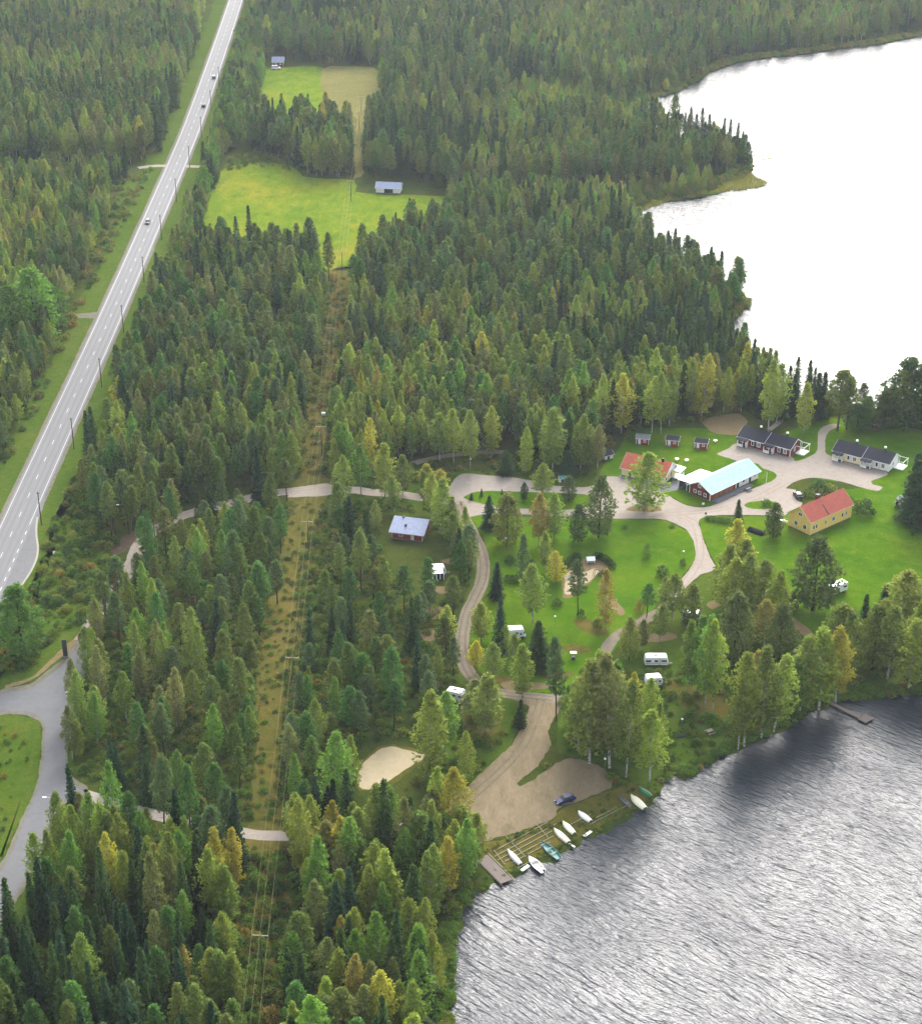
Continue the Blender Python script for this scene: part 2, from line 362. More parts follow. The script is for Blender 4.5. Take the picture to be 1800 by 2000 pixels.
# ------------------------------------------------------------ lakes and ground
NEAR = [(860, 2100), (880, 2010), (885, 1900), (887, 1850), (893, 1815), (903, 1785), (915, 1760), (927, 1743), (948, 1740), (959, 1724), (976, 1719), (995, 1712), (1018, 1703),
        (1032, 1690), (1054, 1679), (1072, 1684), (1091, 1664), (1109, 1658), (1125, 1648), (1144, 1635), (1166, 1627), (1197, 1610), (1233, 1588), (1256, 1581),
        (1271, 1568), (1291, 1553), (1288, 1534), (1298, 1522), (1320, 1516), (1350, 1512), (1380, 1492), (1407, 1474), (1442, 1460), (1475, 1446), (1500, 1434),
        (1535, 1420), (1562, 1402), (1600, 1382), (1617, 1371), (1657, 1366), (1725, 1360), (1800, 1352), (1950, 1340), (2200, 1300)]
FAR = [(2300, 812), (1960, 808), (1800, 808), (1740, 802), (1690, 796), (1640, 790), (1600, 790), (1560, 783), (1510, 762), (1480, 742), (1450, 712), (1432, 675), (1422, 648), (1418, 634), (1435, 620), (1452, 604), (1465, 590),
       (1450, 575), (1415, 560), (1370, 545), (1320, 522), (1280, 492), (1252, 455), (1240, 425), (1243, 413), (1258, 402), (1280, 393), (1305, 389), (1335, 387),
       (1365, 383), (1392, 370), (1412, 358), (1440, 350), (1462, 338), (1470, 320), (1460, 300), (1400, 286), (1330, 268), (1270, 250), (1240, 232), (1226, 216), (1240, 205),
       (1256, 197), (1290, 187), (1325, 178), (1345, 166), (1368, 154), (1385, 141), (1410, 132), (1440, 122), (1500, 112), (1560, 106), (1610, 99), (1700, 88), (1800, 70), (2000, 40), (2300, 0)]
near_g = [tuple(p) for p in smooth_closed(GP(NEAR), False, 3)]+[(600, 330), (700, -250), (40, -250), (-10, 60), (0, 170)]
far_g = [tuple(p) for p in smooth_closed(GP(FAR), False, 4)]+[(1400, 1600), (1600, 500)]
def inpoly(X, Y, poly):
    X = np.asarray(X); Y = np.asarray(Y); c = np.zeros(X.shape, bool); n = len(poly)
    for i in range(n):
        x0, y0 = poly[i]; x1, y1 = poly[(i+1) % n]
        if y0 == y1: continue
        k = ((y0 > Y) != (y1 > Y)) & (X < (x1-x0)*(Y-y0)/(y1-y0)+x0)
        c ^= k
    return c
def segdist(X, Y, poly):
    d = np.full(X.shape, 1e9)
    n = len(poly)
    for i in range(n):
        x0, y0 = poly[i]; x1, y1 = poly[(i+1) % n]
        dx, dy = x1-x0, y1-y0; L = dx*dx+dy*dy+1e-9
        t = np.clip(((X-x0)*dx+(Y-y0)*dy)/L, 0, 1)
        d = np.minimum(d, (X-x0-t*dx)**2+(Y-y0-t*dy)**2)
    return np.sqrt(d)
def waterdist(X, Y):
    """positive in water, negative on land"""
    dn = segdist(X, Y, near_g); df = segdist(X, Y, far_g)
    inn = inpoly(X, Y, near_g); inf = inpoly(X, Y, far_g)
    return np.where(inn, dn, np.where(inf, df, -np.minimum(dn, df)))
def axis(parts):
    a = []
    for s, e, st in parts: a += list(np.arange(s, e, st))
    return np.array(a+[parts[-1][1]])
gx = axis([(-3600, -1000, 520), (-1000, -480, 80), (-480, -160, 6), (-160, 180, 1.6), (180, 480, 4), (480, 1000, 80), (1000, 3600, 520)])
gy = axis([(-2400, -200, 550), (-200, 200, 40), (200, 240, 5), (240, 560, 1.6), (560, 1260, 3.2), (1260, 1700, 40), (1700, 4400, 450)])
XX, YY = np.meshgrid(gx, gy)
fx, fy = XX.ravel(), YY.ravel()
wd = np.empty(fx.shape)
for i in range(0, len(fx), 40000): wd[i:i+40000] = waterdist(fx[i:i+40000], fy[i:i+40000])
wj = wd+0.55*np.sin(fx*1.1+np.sin(fy*0.7)*2)+0.45*np.sin(fy*0.9+fx*0.37)
gz = np.interp(wj, [-1.4, -0.15, 0.3, 2.5, 10, 40], [0, -0.12, -0.5, -0.9, -1.6, -3.5])
nx, ny = len(gx), len(gy)
idx = np.arange(nx*ny).reshape(ny, nx)
fc = np.stack([idx[:-1, :-1], idx[:-1, 1:], idx[1:, 1:], idx[1:, :-1]], -1).reshape(-1, 4)
me = bpy.data.meshes.new('ground')
me.vertices.add(len(fx)); me.vertices.foreach_set('co', np.stack([fx, fy, gz], -1).astype(np.float32).ravel())
me.loops.add(fc.size); me.loops.foreach_set('vertex_index', fc.ravel().astype(np.int32))
me.polygons.add(len(fc)); me.polygons.foreach_set('loop_start', np.arange(0, fc.size, 4, dtype=np.int32)); me.update(); me.validate()
me.materials.append(M('forest_floor'))
g = bpy.data.objects.new('ground', me); COL.objects.link(g); struct(g)
lake = obj('lake', MB().add([(-3500, -2300, -0.35), (3500, -2300, -0.35), (3500, 4300, -0.35), (-3500, 4300, -0.35)], [(0, 1, 2, 3)]), 'lake_water'); struct(lake)

Z1, Z2, Z3, Z4, Z5, Z6 = 0.02, 0.035, 0.05, 0.065, 0.08, 0.095
# highway centre line
HW = GP([(500, -120), (461, 0), (427.5, 100), (372.7, 255), (276.7, 480), (206.4, 640), (133.3, 800), (60.4, 960), (31, 1025), (-31, 1160), (-130, 1380)])
ribbon('grass_verge', HW, 13.5, Z1, 'rough_grass', 1.4, 3)
ribbon('grass_verge', HW, 2.5, Z2, 'verge_grass', 1.0, 2, off=8.3)
ribbon('grass_verge', HW[:9], 2.9, Z2, 'verge_grass', 0.7, 3, off=-8.6)
ribbon('road_shoulder', HW, 5.6, Z3, 'shoulder_gravel', 0.12, 2)
ribbon('highway', HW, 4.5, Z4, 'asphalt_pale', 0.0, 4)
sheet('bus_bay', [(90, 972), (83, 992), (76, 1012), (71, 1030), (71, 1050), (74, 1070), (71, 1090), (60, 1115), (40, 1145), (8, 1188), (-40, 1250), (-60, 1230), (-10, 1130), (20, 1080), (45, 1030), (66, 985)], Z4-0.006, 'asphalt_local', 0.05, step=2)
ribbon('kerb', GP([(74, 1010), (71.5, 1030), (72, 1050), (75, 1070), (72, 1091), (61, 1116), (41, 1146), (9, 1189), (-40, 1250)]), 0.28, Z5, 'pale_kerb')
mk = MB()
Q = smooth_closed(HW, False, 1.0); Q = np.array(Q)
dist = np.concatenate([[0], np.cumsum(np.linalg.norm(np.diff(Q, axis=0), axis=1))])
def at(s): return np.array([np.interp(s, dist, Q[:, 0]), np.interp(s, dist, Q[:, 1])])
def strip(s0, s1, off, hw, z=Z5):
    n = max(1, int((s1-s0)/3)); vs = []; fs = []
    for i in range(n+1):
        s = s0+(s1-s0)*i/n; p = at(s); t = at(s+0.5)-at(s-0.5); nn = np.array([-t[1], t[0]])/(np.linalg.norm(t)+1e-9)
        a = p+nn*(off+hw); b = p+nn*(off-hw); vs += [(a[0], a[1], z), (b[0], b[1], z)]
    mk.add(vs, [(2*i, 2*i+1, 2*i+3, 2*i+2) for i in range(n)])
for off_ in (-2.75, -1.05, 1.05, 2.75): ribbon('wheel_track', HW, 0.32, Z4+0.005, 'asphalt_worn', 0.05, 4, off=off_)
s = 2.0
while s < dist[-1]-8:
    strip(s, s+3.0, 0, 0.07); s += 12
s_bay = dist[np.argmin(np.abs(Q[:, 1]-G(57, 1026)[1]))]
strip(1, dist[-1]-2, -3.85, 0.065); strip(1, s_bay, 3.85, 0.065)
s = s_bay+4
while s < dist[-1]-8:
    strip(s, s+2.0, 3.85, 0.10); s += 5.2
struct(obj('road_markings', mk, 'line_paint'))
# side roads of the highway
ribbon('gravel_track', GP([(198, 616), (180, 616), (158, 617), (130, 617), (95, 618)]), lambda t: 3.6-2.2*min(1, t*2.2), Z3+0.004, 'shoulder_gravel', 0.1)
ribbon('gravel_track', GP([(325, 324), (308, 324), (292, 325), (270, 328)]), 1.8, Z3+0.004, 'gravel', 0.2)
ribbon('gravel_track', GP([(360, 325), (375, 325), (395, 326)]), 1.8, Z3+0.004, 'gravel', 0.2)
# local asphalt road with its junction
LR = [(-60, 1368), (-20, 1360), (20, 1352), (60, 1345), (95, 1322), (130, 1293), (150, 1268), (165, 1240), (178, 1238), (178, 1262), (166, 1302), (152, 1338), (141, 1368), (134, 1398), (130, 1440), (128, 1490),
      (133, 1518), (148, 1535), (166, 1547), (163, 1558), (140, 1561), (118, 1563), (106, 1580), (95, 1618), (70, 1672), (40, 1732), (6, 1782), (-40, 1850), (-110, 1830), (-60, 1770), (0, 1706), (24, 1664), (45, 1612), (64, 1568), (79, 1528),
      (87, 1480), (89, 1440), (88, 1416), (78, 1400), (52, 1390), (10, 1388), (-60, 1392)]
sheet('local_road', LR, Z4, 'asphalt_local', 0.08, step=1.0)
sheet('road_shoulder', [(-60, 1360), (-20, 1352), (20, 1343), (58, 1336), (90, 1314), (126, 1284), (146, 1258), (160, 1228), (184, 1228), (184, 1266), (172, 1306), (158, 1342), (147, 1370), (140, 1400), (136, 1440), (133, 1486),
      (138, 1510), (152, 1526), (172, 1540), (168, 1566), (140, 1568), (124, 1570), (112, 1584), (101, 1622), (76, 1678), (46, 1738), (12, 1790), (-40, 1864), (-130, 1830), (-70, 1760), (-8, 1700), (18, 1660), (39, 1606), (58, 1564), (73, 1526),
      (81, 1480), (83, 1442), (82, 1420), (74, 1408), (52, 1398), (10, 1396), (-60, 1400)], Z3, 'shoulder_gravel', 0.2, step=1.0)
sheet('rough_grass', [(-80, 1400), (50, 1400), (80, 1425), (78, 1480), (70, 1530), (40, 1600), (0, 1680), (-80, 1770)], Z1, 'rough_grass', 0.6)
sheet('rough_grass', [(-60, 1250), (10, 1210), (70, 1110), (100, 1020), (130, 930), (170, 930), (190, 1010), (215, 1060), (205, 1140), (170, 1210), (120, 1290), (60, 1330), (-60, 1350)], Z1, 'rough_grass', 0.8)
sheet('grass_verge', [(0, 1340), (50, 1330), (88, 1306), (120, 1276), (112, 1268), (70, 1290), (30, 1315), (0, 1325)], Z2, 'verge_grass', 0.3)
sheet('grass_verge', [(4, 1400), (50, 1401), (76, 1412), (80, 1440), (78, 1500), (68, 1540), (50, 1580), (20, 1640), (0, 1680), (0, 1640), (30, 1580), (52, 1530), (60, 1480), (60, 1440), (40, 1420), (4, 1415)], Z2, 'verge_grass', 0.5)
sheet('grass_verge', [(138, 1400), (146, 1400), (142, 1470), (150, 1520), (139, 1508), (134, 1480)], Z2, 'verge_grass', 0.3)
sheet('grass_verge', [(120, 1572), (160, 1570), (170, 1600), (130, 1660), (90, 1730), (40, 1800), (-20, 1890), (-40, 1866), (15, 1792), (50, 1738), (80, 1678), (104, 1620), (112, 1590)], Z2, 'verge_grass', 0.5)
sheet('bare_bank', [(60, 1322), (88, 1300), (112, 1276), (146, 1248), (172, 1205), (176, 1200), (172, 1222), (150, 1256), (118, 1284), (90, 1306), (60, 1330), (10, 1345), (10, 1338)], Z2+0.006, 'bare_soil', 0.3)
sheet('ditch_spoil', [(218, 1070), (236, 1052), (268, 1036), (300, 1018), (330, 1004), (322, 1020), (290, 1040), (262, 1060), (240, 1078), (222, 1084)], Z1, 'hay_ditch', 0.4)
# gravel tracks through the woods
ribbon('gravel_track', GP([(165, 1250), (178, 1222), (198, 1190), (214, 1166), (245, 1122), (263, 1094), (272, 1070), (300, 1038), (345, 1012), (390, 998), (440, 985), (500, 970), (560, 960), (610, 955), (660, 955), (740, 963), (820, 971), (885, 978)]), 2.2, Z3, 'gravel', 0.35)
ribbon('gravel_track', GP([(158, 1549), (205, 1563), (240, 1576), (300, 1590), (345, 1600), (400, 1614), (490, 1630), (567, 1634), (640, 1632), (720, 1622), (800, 1608), (860, 1596)]), 1.7, Z3, 'gravel', 0.2)
ribbon('dirt_track', GP([(800, 908), (840, 896), (880, 889), (930, 884), (985, 882)]), 1.3, Z1, 'track_gravel', 0.3)
sheet('gravel_apron', [(560, 972), (578, 955), (605, 948), (640, 945), (655, 958), (640, 968), (600, 970)], Z3+0.004, 'gravel', 0.25)
# fields
sheet('field', [(500, 214), (506, 180), (514, 145), (520, 134), (575, 130), (632, 133), (632, 190), (610, 260), (500, 260)], Z1, 'field_grass', 0.8, step=4)
sheet('stubble_field', [(632, 133), (690, 130), (728, 131), (741, 150), (739, 188), (722, 200), (716, 240), (712, 300), (708, 345), (690, 350), (688, 300), (682, 230), (660, 225), (632, 200)], Z2, 'stubble', 0.8, step=4)
sheet('field', [(392, 440), (408, 385), (428, 336), (478, 318), (540, 318), (576, 330), (592, 344), (640, 349), (688, 353), (694, 375), (745, 380), (800, 381), (850, 383), (900, 390), (896, 440), (800, 500), (700, 524), (645, 528), (560, 530), (470, 530), (396, 500)], Z1, 'field_grass', 0.8, step=4)
sheet('heath_clearing', [(648, 530), (697, 526), (688, 600), (674, 680), (658, 780), (646, 880), (640, 950), (630, 1010), (612, 1100), (592, 1200), (578, 1300), (566, 1400), (556, 1500), (556, 1620), (556, 1700), (552, 1800), (545, 1900), (540, 2100),
      (440, 2100), (455, 1900), (470, 1780), (480, 1650), (488, 1560), (492, 1450), (500, 1330), (512, 1200), (535, 1100), (560, 1000), (582, 900), (598, 790), (620, 680), (638, 600)], Z1, 'dry_heath', 1.2, step=3)
for pts in ([(225, 395), (240, 360), (262, 350), (278, 358), (270, 385), (240, 400)], [(120, 640), (150, 622), (165, 640), (140, 680), (118, 690)]):
    sheet('rough_grass', pts, Z1+0.005, 'verge_grass', 0.8)
sheet('rough_grass', [(440, 338), (448, 306), (500, 296), (560, 308), (574, 334), (535, 326), (480, 326)], Z1-0.006, 'rough_grass', 0.8, step=3)
sheet('rough_grass', [(380, 520), (398, 420), (420, 360), (436, 332), (444, 340), (420, 388), (406, 432), (398, 505)], Z1-0.006, 'rough_grass', 0.8, step=3)
sheet('reed_meadow', [(1385, 372), (1412, 358), (1440, 352), (1462, 342), (1450, 352), (1430, 362), (1400, 378), (1340, 388), (1260, 398), (1200, 392), (1250, 380)], Z1, 'rough_grass', 0.4)
# lawns of the camp
sheet('lawn', [(925, 1008), (1050, 1010), (1187, 1014), (1287, 1015), (1320, 1025), (1342, 1038), (1353, 1057), (1358, 1078), (1350, 1102), (1322, 1135), (1288, 1172), (1268, 1198), (1235, 1225), (1205, 1265), (1170, 1300), (1120, 1335), (1080, 1352), (1015, 1352), (978, 1342),
      (934, 1310), (919, 1270), (922, 1230), (938, 1190), (954, 1150), (961, 1120), (955, 1085), (942, 1050), (928, 1025)], Z1, 'lawn_grass', 0.3)
sheet('lawn', [(1366, 1014), (1400, 1008), (1480, 1009), (1530, 1008), (1560, 990), (1620, 960), (1700, 950), (1740, 940), (1800, 910), (1960, 900), (2100, 1000), (2100, 1190), (1900, 1200), (1800, 1190), (1735, 1205), (1690, 1230), (1640, 1235), (1590, 1235), (1545, 1205), (1520, 1185), (1480, 1160), (1440, 1140),
      (1400, 1115), (1386, 1080), (1372, 1045)], Z1, 'lawn_grass', 0.4)
sheet('lawn', [(1172, 928), (1180, 905), (1205, 880), (1222, 850), (1250, 838), (1330, 836), (1400, 838), (1436, 850), (1440, 868), (1402, 887), (1450, 906), (1400, 930), (1345, 952), (1308, 953), (1285, 960), (1240, 948), (1200, 932)], Z1, 'lawn_grass', 0.35)
sheet('lawn', [(1520, 850), (1560, 835), (1600, 820), (1650, 818), (1700, 835), (1800, 838), (2000, 838), (2100, 900), (2000, 1000), (1740, 960), (1700, 945), (1600, 935), (1500, 890)], Z1-0.004, 'lawn_grass', 0.4)
sheet('rough_grass', [(1180, 915), (1130, 930), (1060, 935), (980, 925), (900, 918), (860, 930), (820, 945), (760, 960), (740, 1000), (800, 1010), (880, 1005), (880, 1060), (920, 1120), (900, 1200), (885, 1270), (895, 1330), (930, 1350), (900, 1400), (870, 1450), (830, 1480),
      (900, 1540), (960, 1500), (1000, 1450), (1030, 1370), (1100, 1360), (1090, 1420), (1090, 1470), (1200, 1500), (1290, 1510), (1400, 1465), (1560, 1395), (1620, 1362), (1800, 1345), (2000, 1330), (2000, 1200), (1700, 1225), (1560, 1225), (1400, 1120), (1340, 1150), (1200, 1300), (1080, 1355),
      (960, 1340), (915, 1270), (960, 1110), (920, 1010), (1200, 960), (1290, 950)], 0.008, 'rough_grass', 0.4)
# gravel yard of the camp
YARD = [(1400, 887), (1420, 877), (1440, 866), (1500, 872), (1545, 892), (1552, 901), (1574, 895), (1590, 886), (1596, 874), (1595, 852), (1600, 838), (1612, 831), (1628, 828), (1640, 831), (1622, 840), (1613, 850), (1611, 868), (1613, 886), (1640, 896), (1700, 905), (1733, 925),
        (1718, 933), (1700, 941), (1704, 946), (1723, 952), (1712, 959), (1684, 953), (1647, 942), (1611, 935), (1580, 934), (1560, 938), (1545, 945), (1535, 954), (1553, 957), (1549, 967), (1556, 978), (1566, 982), (1560, 990), (1540, 1000), (1532, 1007), (1490, 1007), (1420, 1006), (1384, 1008), (1367, 1013), (1363, 1022), (1369, 1042), (1380, 1072),
        (1390, 1095), (1397, 1108), (1388, 1116), (1368, 1122), (1350, 1136), (1336, 1152), (1312, 1178), (1294, 1198), (1284, 1196), (1292, 1178), (1318, 1150), (1335, 1125), (1350, 1105), (1358, 1082), (1354, 1058), (1342, 1037), (1320, 1024), (1287, 1014), (1187, 1013), (1100, 1009), (1000, 1004), (940, 1006), (925, 1008), (905, 1012), (890, 1000), (880, 985), (870, 968),
        (880, 948), (892, 932), (906, 925), (950, 928), (1000, 932), (1042, 940), (1075, 948), (1110, 951), (1145, 951), (1168, 944), (1182, 931), (1212, 932), (1250, 942), (1296, 962), (1313, 973), (1340, 987), (1373, 991), (1400, 984), (1444, 964), (1493, 945), (1508, 938), (1514, 930), (1500, 921), (1484, 914), (1447, 903), (1415, 893)]
sheet('gravel_yard', YARD, Z3, 'gravel', 0.14, step=1.0)
sheet('lawn', [(905, 972), (925, 962), (960, 959), (1050, 962), (1140, 966), (1160, 975), (1150, 990), (1100, 996), (1000, 992), (930, 982)], Z5, 'lawn_grass', 0.15)
sheet('lawn', [(1296, 964), (1308, 954), (1344, 952), (1400, 930), (1470, 905), (1490, 916), (1510, 922), (1516, 930), (1508, 938), (1493, 945), (1444, 963), (1400, 983), (1373, 990), (1340, 986), (1313, 972)], Z5, 'lawn_grass', 0.15)
sheet('lawn', [(1452, 988), (1462, 981), (1490, 979), (1513, 981), (1522, 988), (1510, 993), (1470, 994)], Z5, 'lawn_grass', 0.15)
sheet('bare_patch', [(1222, 997), (1235, 990), (1262, 988), (1290, 992), (1292, 998), (1262, 1001)], Z5, 'bare_soil', 0.2)
ribbon('gravel_road', GP([(893, 980), (903, 1005), (922, 1040), (937, 1070), (944, 1102), (941, 1135), (925, 1170), (911, 1200), (903, 1240), (903, 1275), (912, 1308), (932, 1333), (965, 1350), (1000, 1357), (1040, 1361), (1092, 1366)]), 1.75, Z3+0.005, 'track_gravel', 0.15)
LOOP = [(893, 980), (903, 1005), (922, 1040), (937, 1070), (944, 1102), (941, 1135), (925, 1170), (911, 1200), (903, 1240), (903, 1275), (912, 1308), (932, 1333), (965, 1350), (1000, 1357), (1040, 1361), (1080, 1365)]
for off_ in (-.78, .78): ribbon('wheel_track', GP(LOOP), 0.24, Z3+0.012, 'rut_gravel', 0.1, 2, off=off_)
for off_ in (-.8, .8):
    ribbon('wheel_track', GP([(172, 1236), (198, 1190), (214, 1166), (245, 1122), (263, 1094), (272, 1070), (300, 1038), (345, 1012), (390, 998), (500, 970), (610, 955), (740, 963), (880, 978), (1000, 998), (1150, 1006), (1280, 1006), (1400, 996), (1470, 975), (1530, 945)]), .26, Z3+0.012, 'gravel_worn', .1, 2, off=off_)
    ribbon('wheel_track', GP([(1290, 1190), (1318, 1160), (1345, 1128), (1366, 1090), (1364, 1050), (1354, 1020), (1330, 1008)]), .24, Z3+0.014, 'gravel_worn', .1, 2, off=off_)
    ribbon('wheel_track', GP([(875, 1598), (930, 1550), (985, 1500), (1025, 1450), (1045, 1400), (1055, 1366)]), .26, Z3+0.012, 'rut_gravel', .15, 2, off=off_)
sheet('parking_ground', [(972, 1345), (1012, 1357), (1095, 1358), (1088, 1390), (1071, 1428), (1078, 1452), (1052, 1492), (1008, 1531), (1014, 1537), (1055, 1512), (1085, 1490), (1115, 1482), (1160, 1492), (1195, 1520), (1190, 1540), (1140, 1562), (1095, 1577), (1075, 1600), (1000, 1628), (955, 1642), (930, 1650), (905, 1628),
      (850, 1604), (850, 1586), (900, 1545), (950, 1500), (1000, 1455), (1020, 1410), (1030, 1380), (1000, 1364)], Z3, 'trampled_gravel', 0.3, step=0.9)
sheet('sand_pit', [(700, 1537), (697, 1515), (712, 1490), (737, 1467), (762, 1459), (792, 1465), (820, 1471), (832, 1477), (812, 1492), (782, 1510), (750, 1532), (720, 1541)], Z3, 'sand', 0.22, step=0.9)
sheet('bare_patch', [(696, 1541), (694, 1513), (709, 1486), (736, 1462), (768, 1453), (840, 1470), (834, 1483), (798, 1508), (762, 1534), (720, 1545)], Z2, 'dry_heath', 0.4, step=0.9)
sheet('play_sand', [(1098, 1150), (1098, 1128), (1108, 1112), (1128, 1096), (1150, 1090), (1172, 1095), (1186, 1106), (1184, 1116), (1164, 1128), (1148, 1142), (1130, 1146), (1118, 1166), (1100, 1168)], Z2, 'bare_soil', 0.2, step=0.7)
sheet('play_sand', [(1102, 1134), (1112, 1116), (1126, 1114), (1128, 1122), (1140, 1118), (1160, 1110), (1170, 1114), (1160, 1128), (1146, 1138), (1128, 1142), (1116, 1160), (1102, 1160)], Z3, 'sand', 0.15, step=0.7)
for pts in ([(1270, 1238), (1310, 1236), (1322, 1246), (1280, 1254), (1255, 1252)], [(1258, 1224), (1246, 1210), (1262, 1196), (1272, 1204)], [(818, 1200), (850, 1186), (880, 1188), (860, 1206), (830, 1214)],
            [(1530, 1198), (1546, 1204), (1575, 1226), (1592, 1244), (1584, 1254), (1560, 1236), (1536, 1212)], [(1182, 1164), (1200, 1172), (1222, 1194), (1212, 1204), (1190, 1184)],
            [(815, 1335), (840, 1328), (862, 1332), (850, 1345), (822, 1348)], [(978, 1336), (1000, 1330), (1060, 1334), (1075, 1344), (1000, 1350)], [(1370, 822), (1400, 812), (1440, 808), (1458, 822), (1450, 838), (1436, 850), (1400, 848), (1380, 836)],
            [(860, 1096), (884, 1088), (900, 1094), (884, 1104)], [(842, 1148), (880, 1146), (892, 1154), (860, 1160)], [(1378, 1178), (1398, 1172), (1410, 1180), (1390, 1190)], [(820, 1232), (845, 1226), (880, 1226), (860, 1246), (830, 1252)]):
    sheet('bare_patch', pts, Z2, 'bare_soil', 0.25, step=0.9)
ribbon('gravel_track', GP([(1290, 1194), (1262, 1210), (1236, 1224), (1206, 1240), (1188, 1262), (1176, 1284)]), 1.5, Z2+0.005, 'track_gravel', 0.25)
ribbon('foot_path', GP([(1500, 840), (1520, 825), (1538, 805), (1546, 788), (1552, 775)]), 0.9, Z2, 'gravel', 0.1)
sheet('terrace', [(1283, 948), (1328, 937), (1350, 945), (1320, 958), (1290, 964)], Z6, 'grey_deck', 0.02, sm=False)
sheet('terrace', [(1210, 928), (1240, 934), (1236, 941), (1206, 934)], Z6, 'grey_deck', 0.02, sm=False)
sheet('shore_meadow', [(1292, 1548), (1288, 1530), (1296, 1519), (1320, 1513), (1350, 1508), (1380, 1488), (1407, 1470), (1442, 1456), (1475, 1442), (1500, 1430), (1535, 1416), (1562, 1398), (1600, 1378), (1617, 1367), (1657, 1362), (1725, 1356), (1800, 1348), (1950, 1336),
        (1950, 1312), (1800, 1320), (1700, 1330), (1620, 1340), (1560, 1368), (1500, 1400), (1430, 1418), (1380, 1440), (1340, 1470), (1290, 1488), (1240, 1500), (1225, 1520), (1262, 1540)], Z1+0.006, 'verge_grass', 0.45, step=1.0)
for pts in ([(1322, 1345), (1360, 1336), (1405, 1342), (1436, 1372), (1420, 1398), (1376, 1402), (1335, 1385)], [(1290, 1330), (1320, 1322), (1330, 1340), (1300, 1350)], [(1540, 1300), (1580, 1290), (1600, 1310), (1560, 1322)],
            [(905, 1400), (960, 1380), (985, 1400), (960, 1440), (915, 1440)], [(940, 1330), (975, 1318), (1000, 1326), (970, 1338)], [(1040, 1312), (1090, 1308), (1120, 1318), (1080, 1330)], [(1120, 1212), (1150, 1210), (1190, 1232), (1170, 1244), (1130, 1230)], [(1095, 1262), (1130, 1258), (1160, 1270), (1120, 1278)]):
    sheet('dry_patch', pts, Z1+0.010, 'dry_heath', 0.4, step=0.9)
sheet('shore_grass', [(935, 1652), (1000, 1632), (1078, 1602), (1100, 1580), (1195, 1545), (1260, 1510), (1284, 1512), (1284, 1540), (1262, 1562), (1225, 1584), (1160, 1618), (1105, 1648), (1060, 1668), (1010, 1694), (985, 1706), (962, 1710)], Z1, 'dry_heath', 0.4)

# ------------------------------------------------------------ buildings
def wall_slab(mb, side, L, W, s0, s1, z0, z1, d0, d1):
    """box lying on a wall; d = distance outward from the wall plane"""
    if side == 'f': mb.box(s0, s1, -d1, -d0, z0, z1)
    elif side == 'b': mb.box(s0, s1, W+d0, W+d1, z0, z1)
    elif side == 'l': mb.box(-d1, -d0, s0, s1, z0, z1)
    else: mb.box(L+d0, L+d1, s0, s1, z0, z1)
    return mb
def window(par, side, L, W, s, z, w, h, frame='white_paint', glass='window_glass', x0=0.0, y0=0.0):
    mb = MB(); t = 0.15
    wall_slab(mb, side, L, W, s, s+w, z, z+t, 0.0, 0.07); wall_slab(mb, side, L, W, s, s+w, z+h-t, z+h, 0.0, 0.07)
    wall_slab(mb, side, L, W, s, s+t, z+t, z+h-t, 0.0, 0.07); wall_slab(mb, side, L, W, s+w-t, s+w, z+t, z+h-t, 0.0, 0.07)
    if w > 0.9: wall_slab(mb, side, L, W, s+w/2-0.03, s+w/2+0.03, z+t, z+h-t, 0.03, 0.065)
    p = MB(); wall_slab(p, side, L, W, s+t, s+w-t, z+t, z+h-t, 0.0, 0.03)
    for q in (mb, p): q.v = [(a+x0, b+y0, c) for a, b, c in q.v]
    o = obj('window', mb, frame, par); obj('pane', p, glass, o)
    return o
def door(par, side, L, W, s, z, w, h, mat='white_paint', x0=0.0, y0=0.0):
    p = MB(); wall_slab(p, side, L, W, s, s+w, z, z+h, 0.0, 0.06)
    k = MB(); wall_slab(k, side, L, W, s+w-0.2, s+w-0.1, z+1.0, z+1.1, 0.06, 0.14)
    for q in (k, p): q.v = [(a+x0, b+y0, c) for a, b, c in q.v]
    o = obj('door', p, mat, par); obj('handle', k, 'galvanised', o); return o
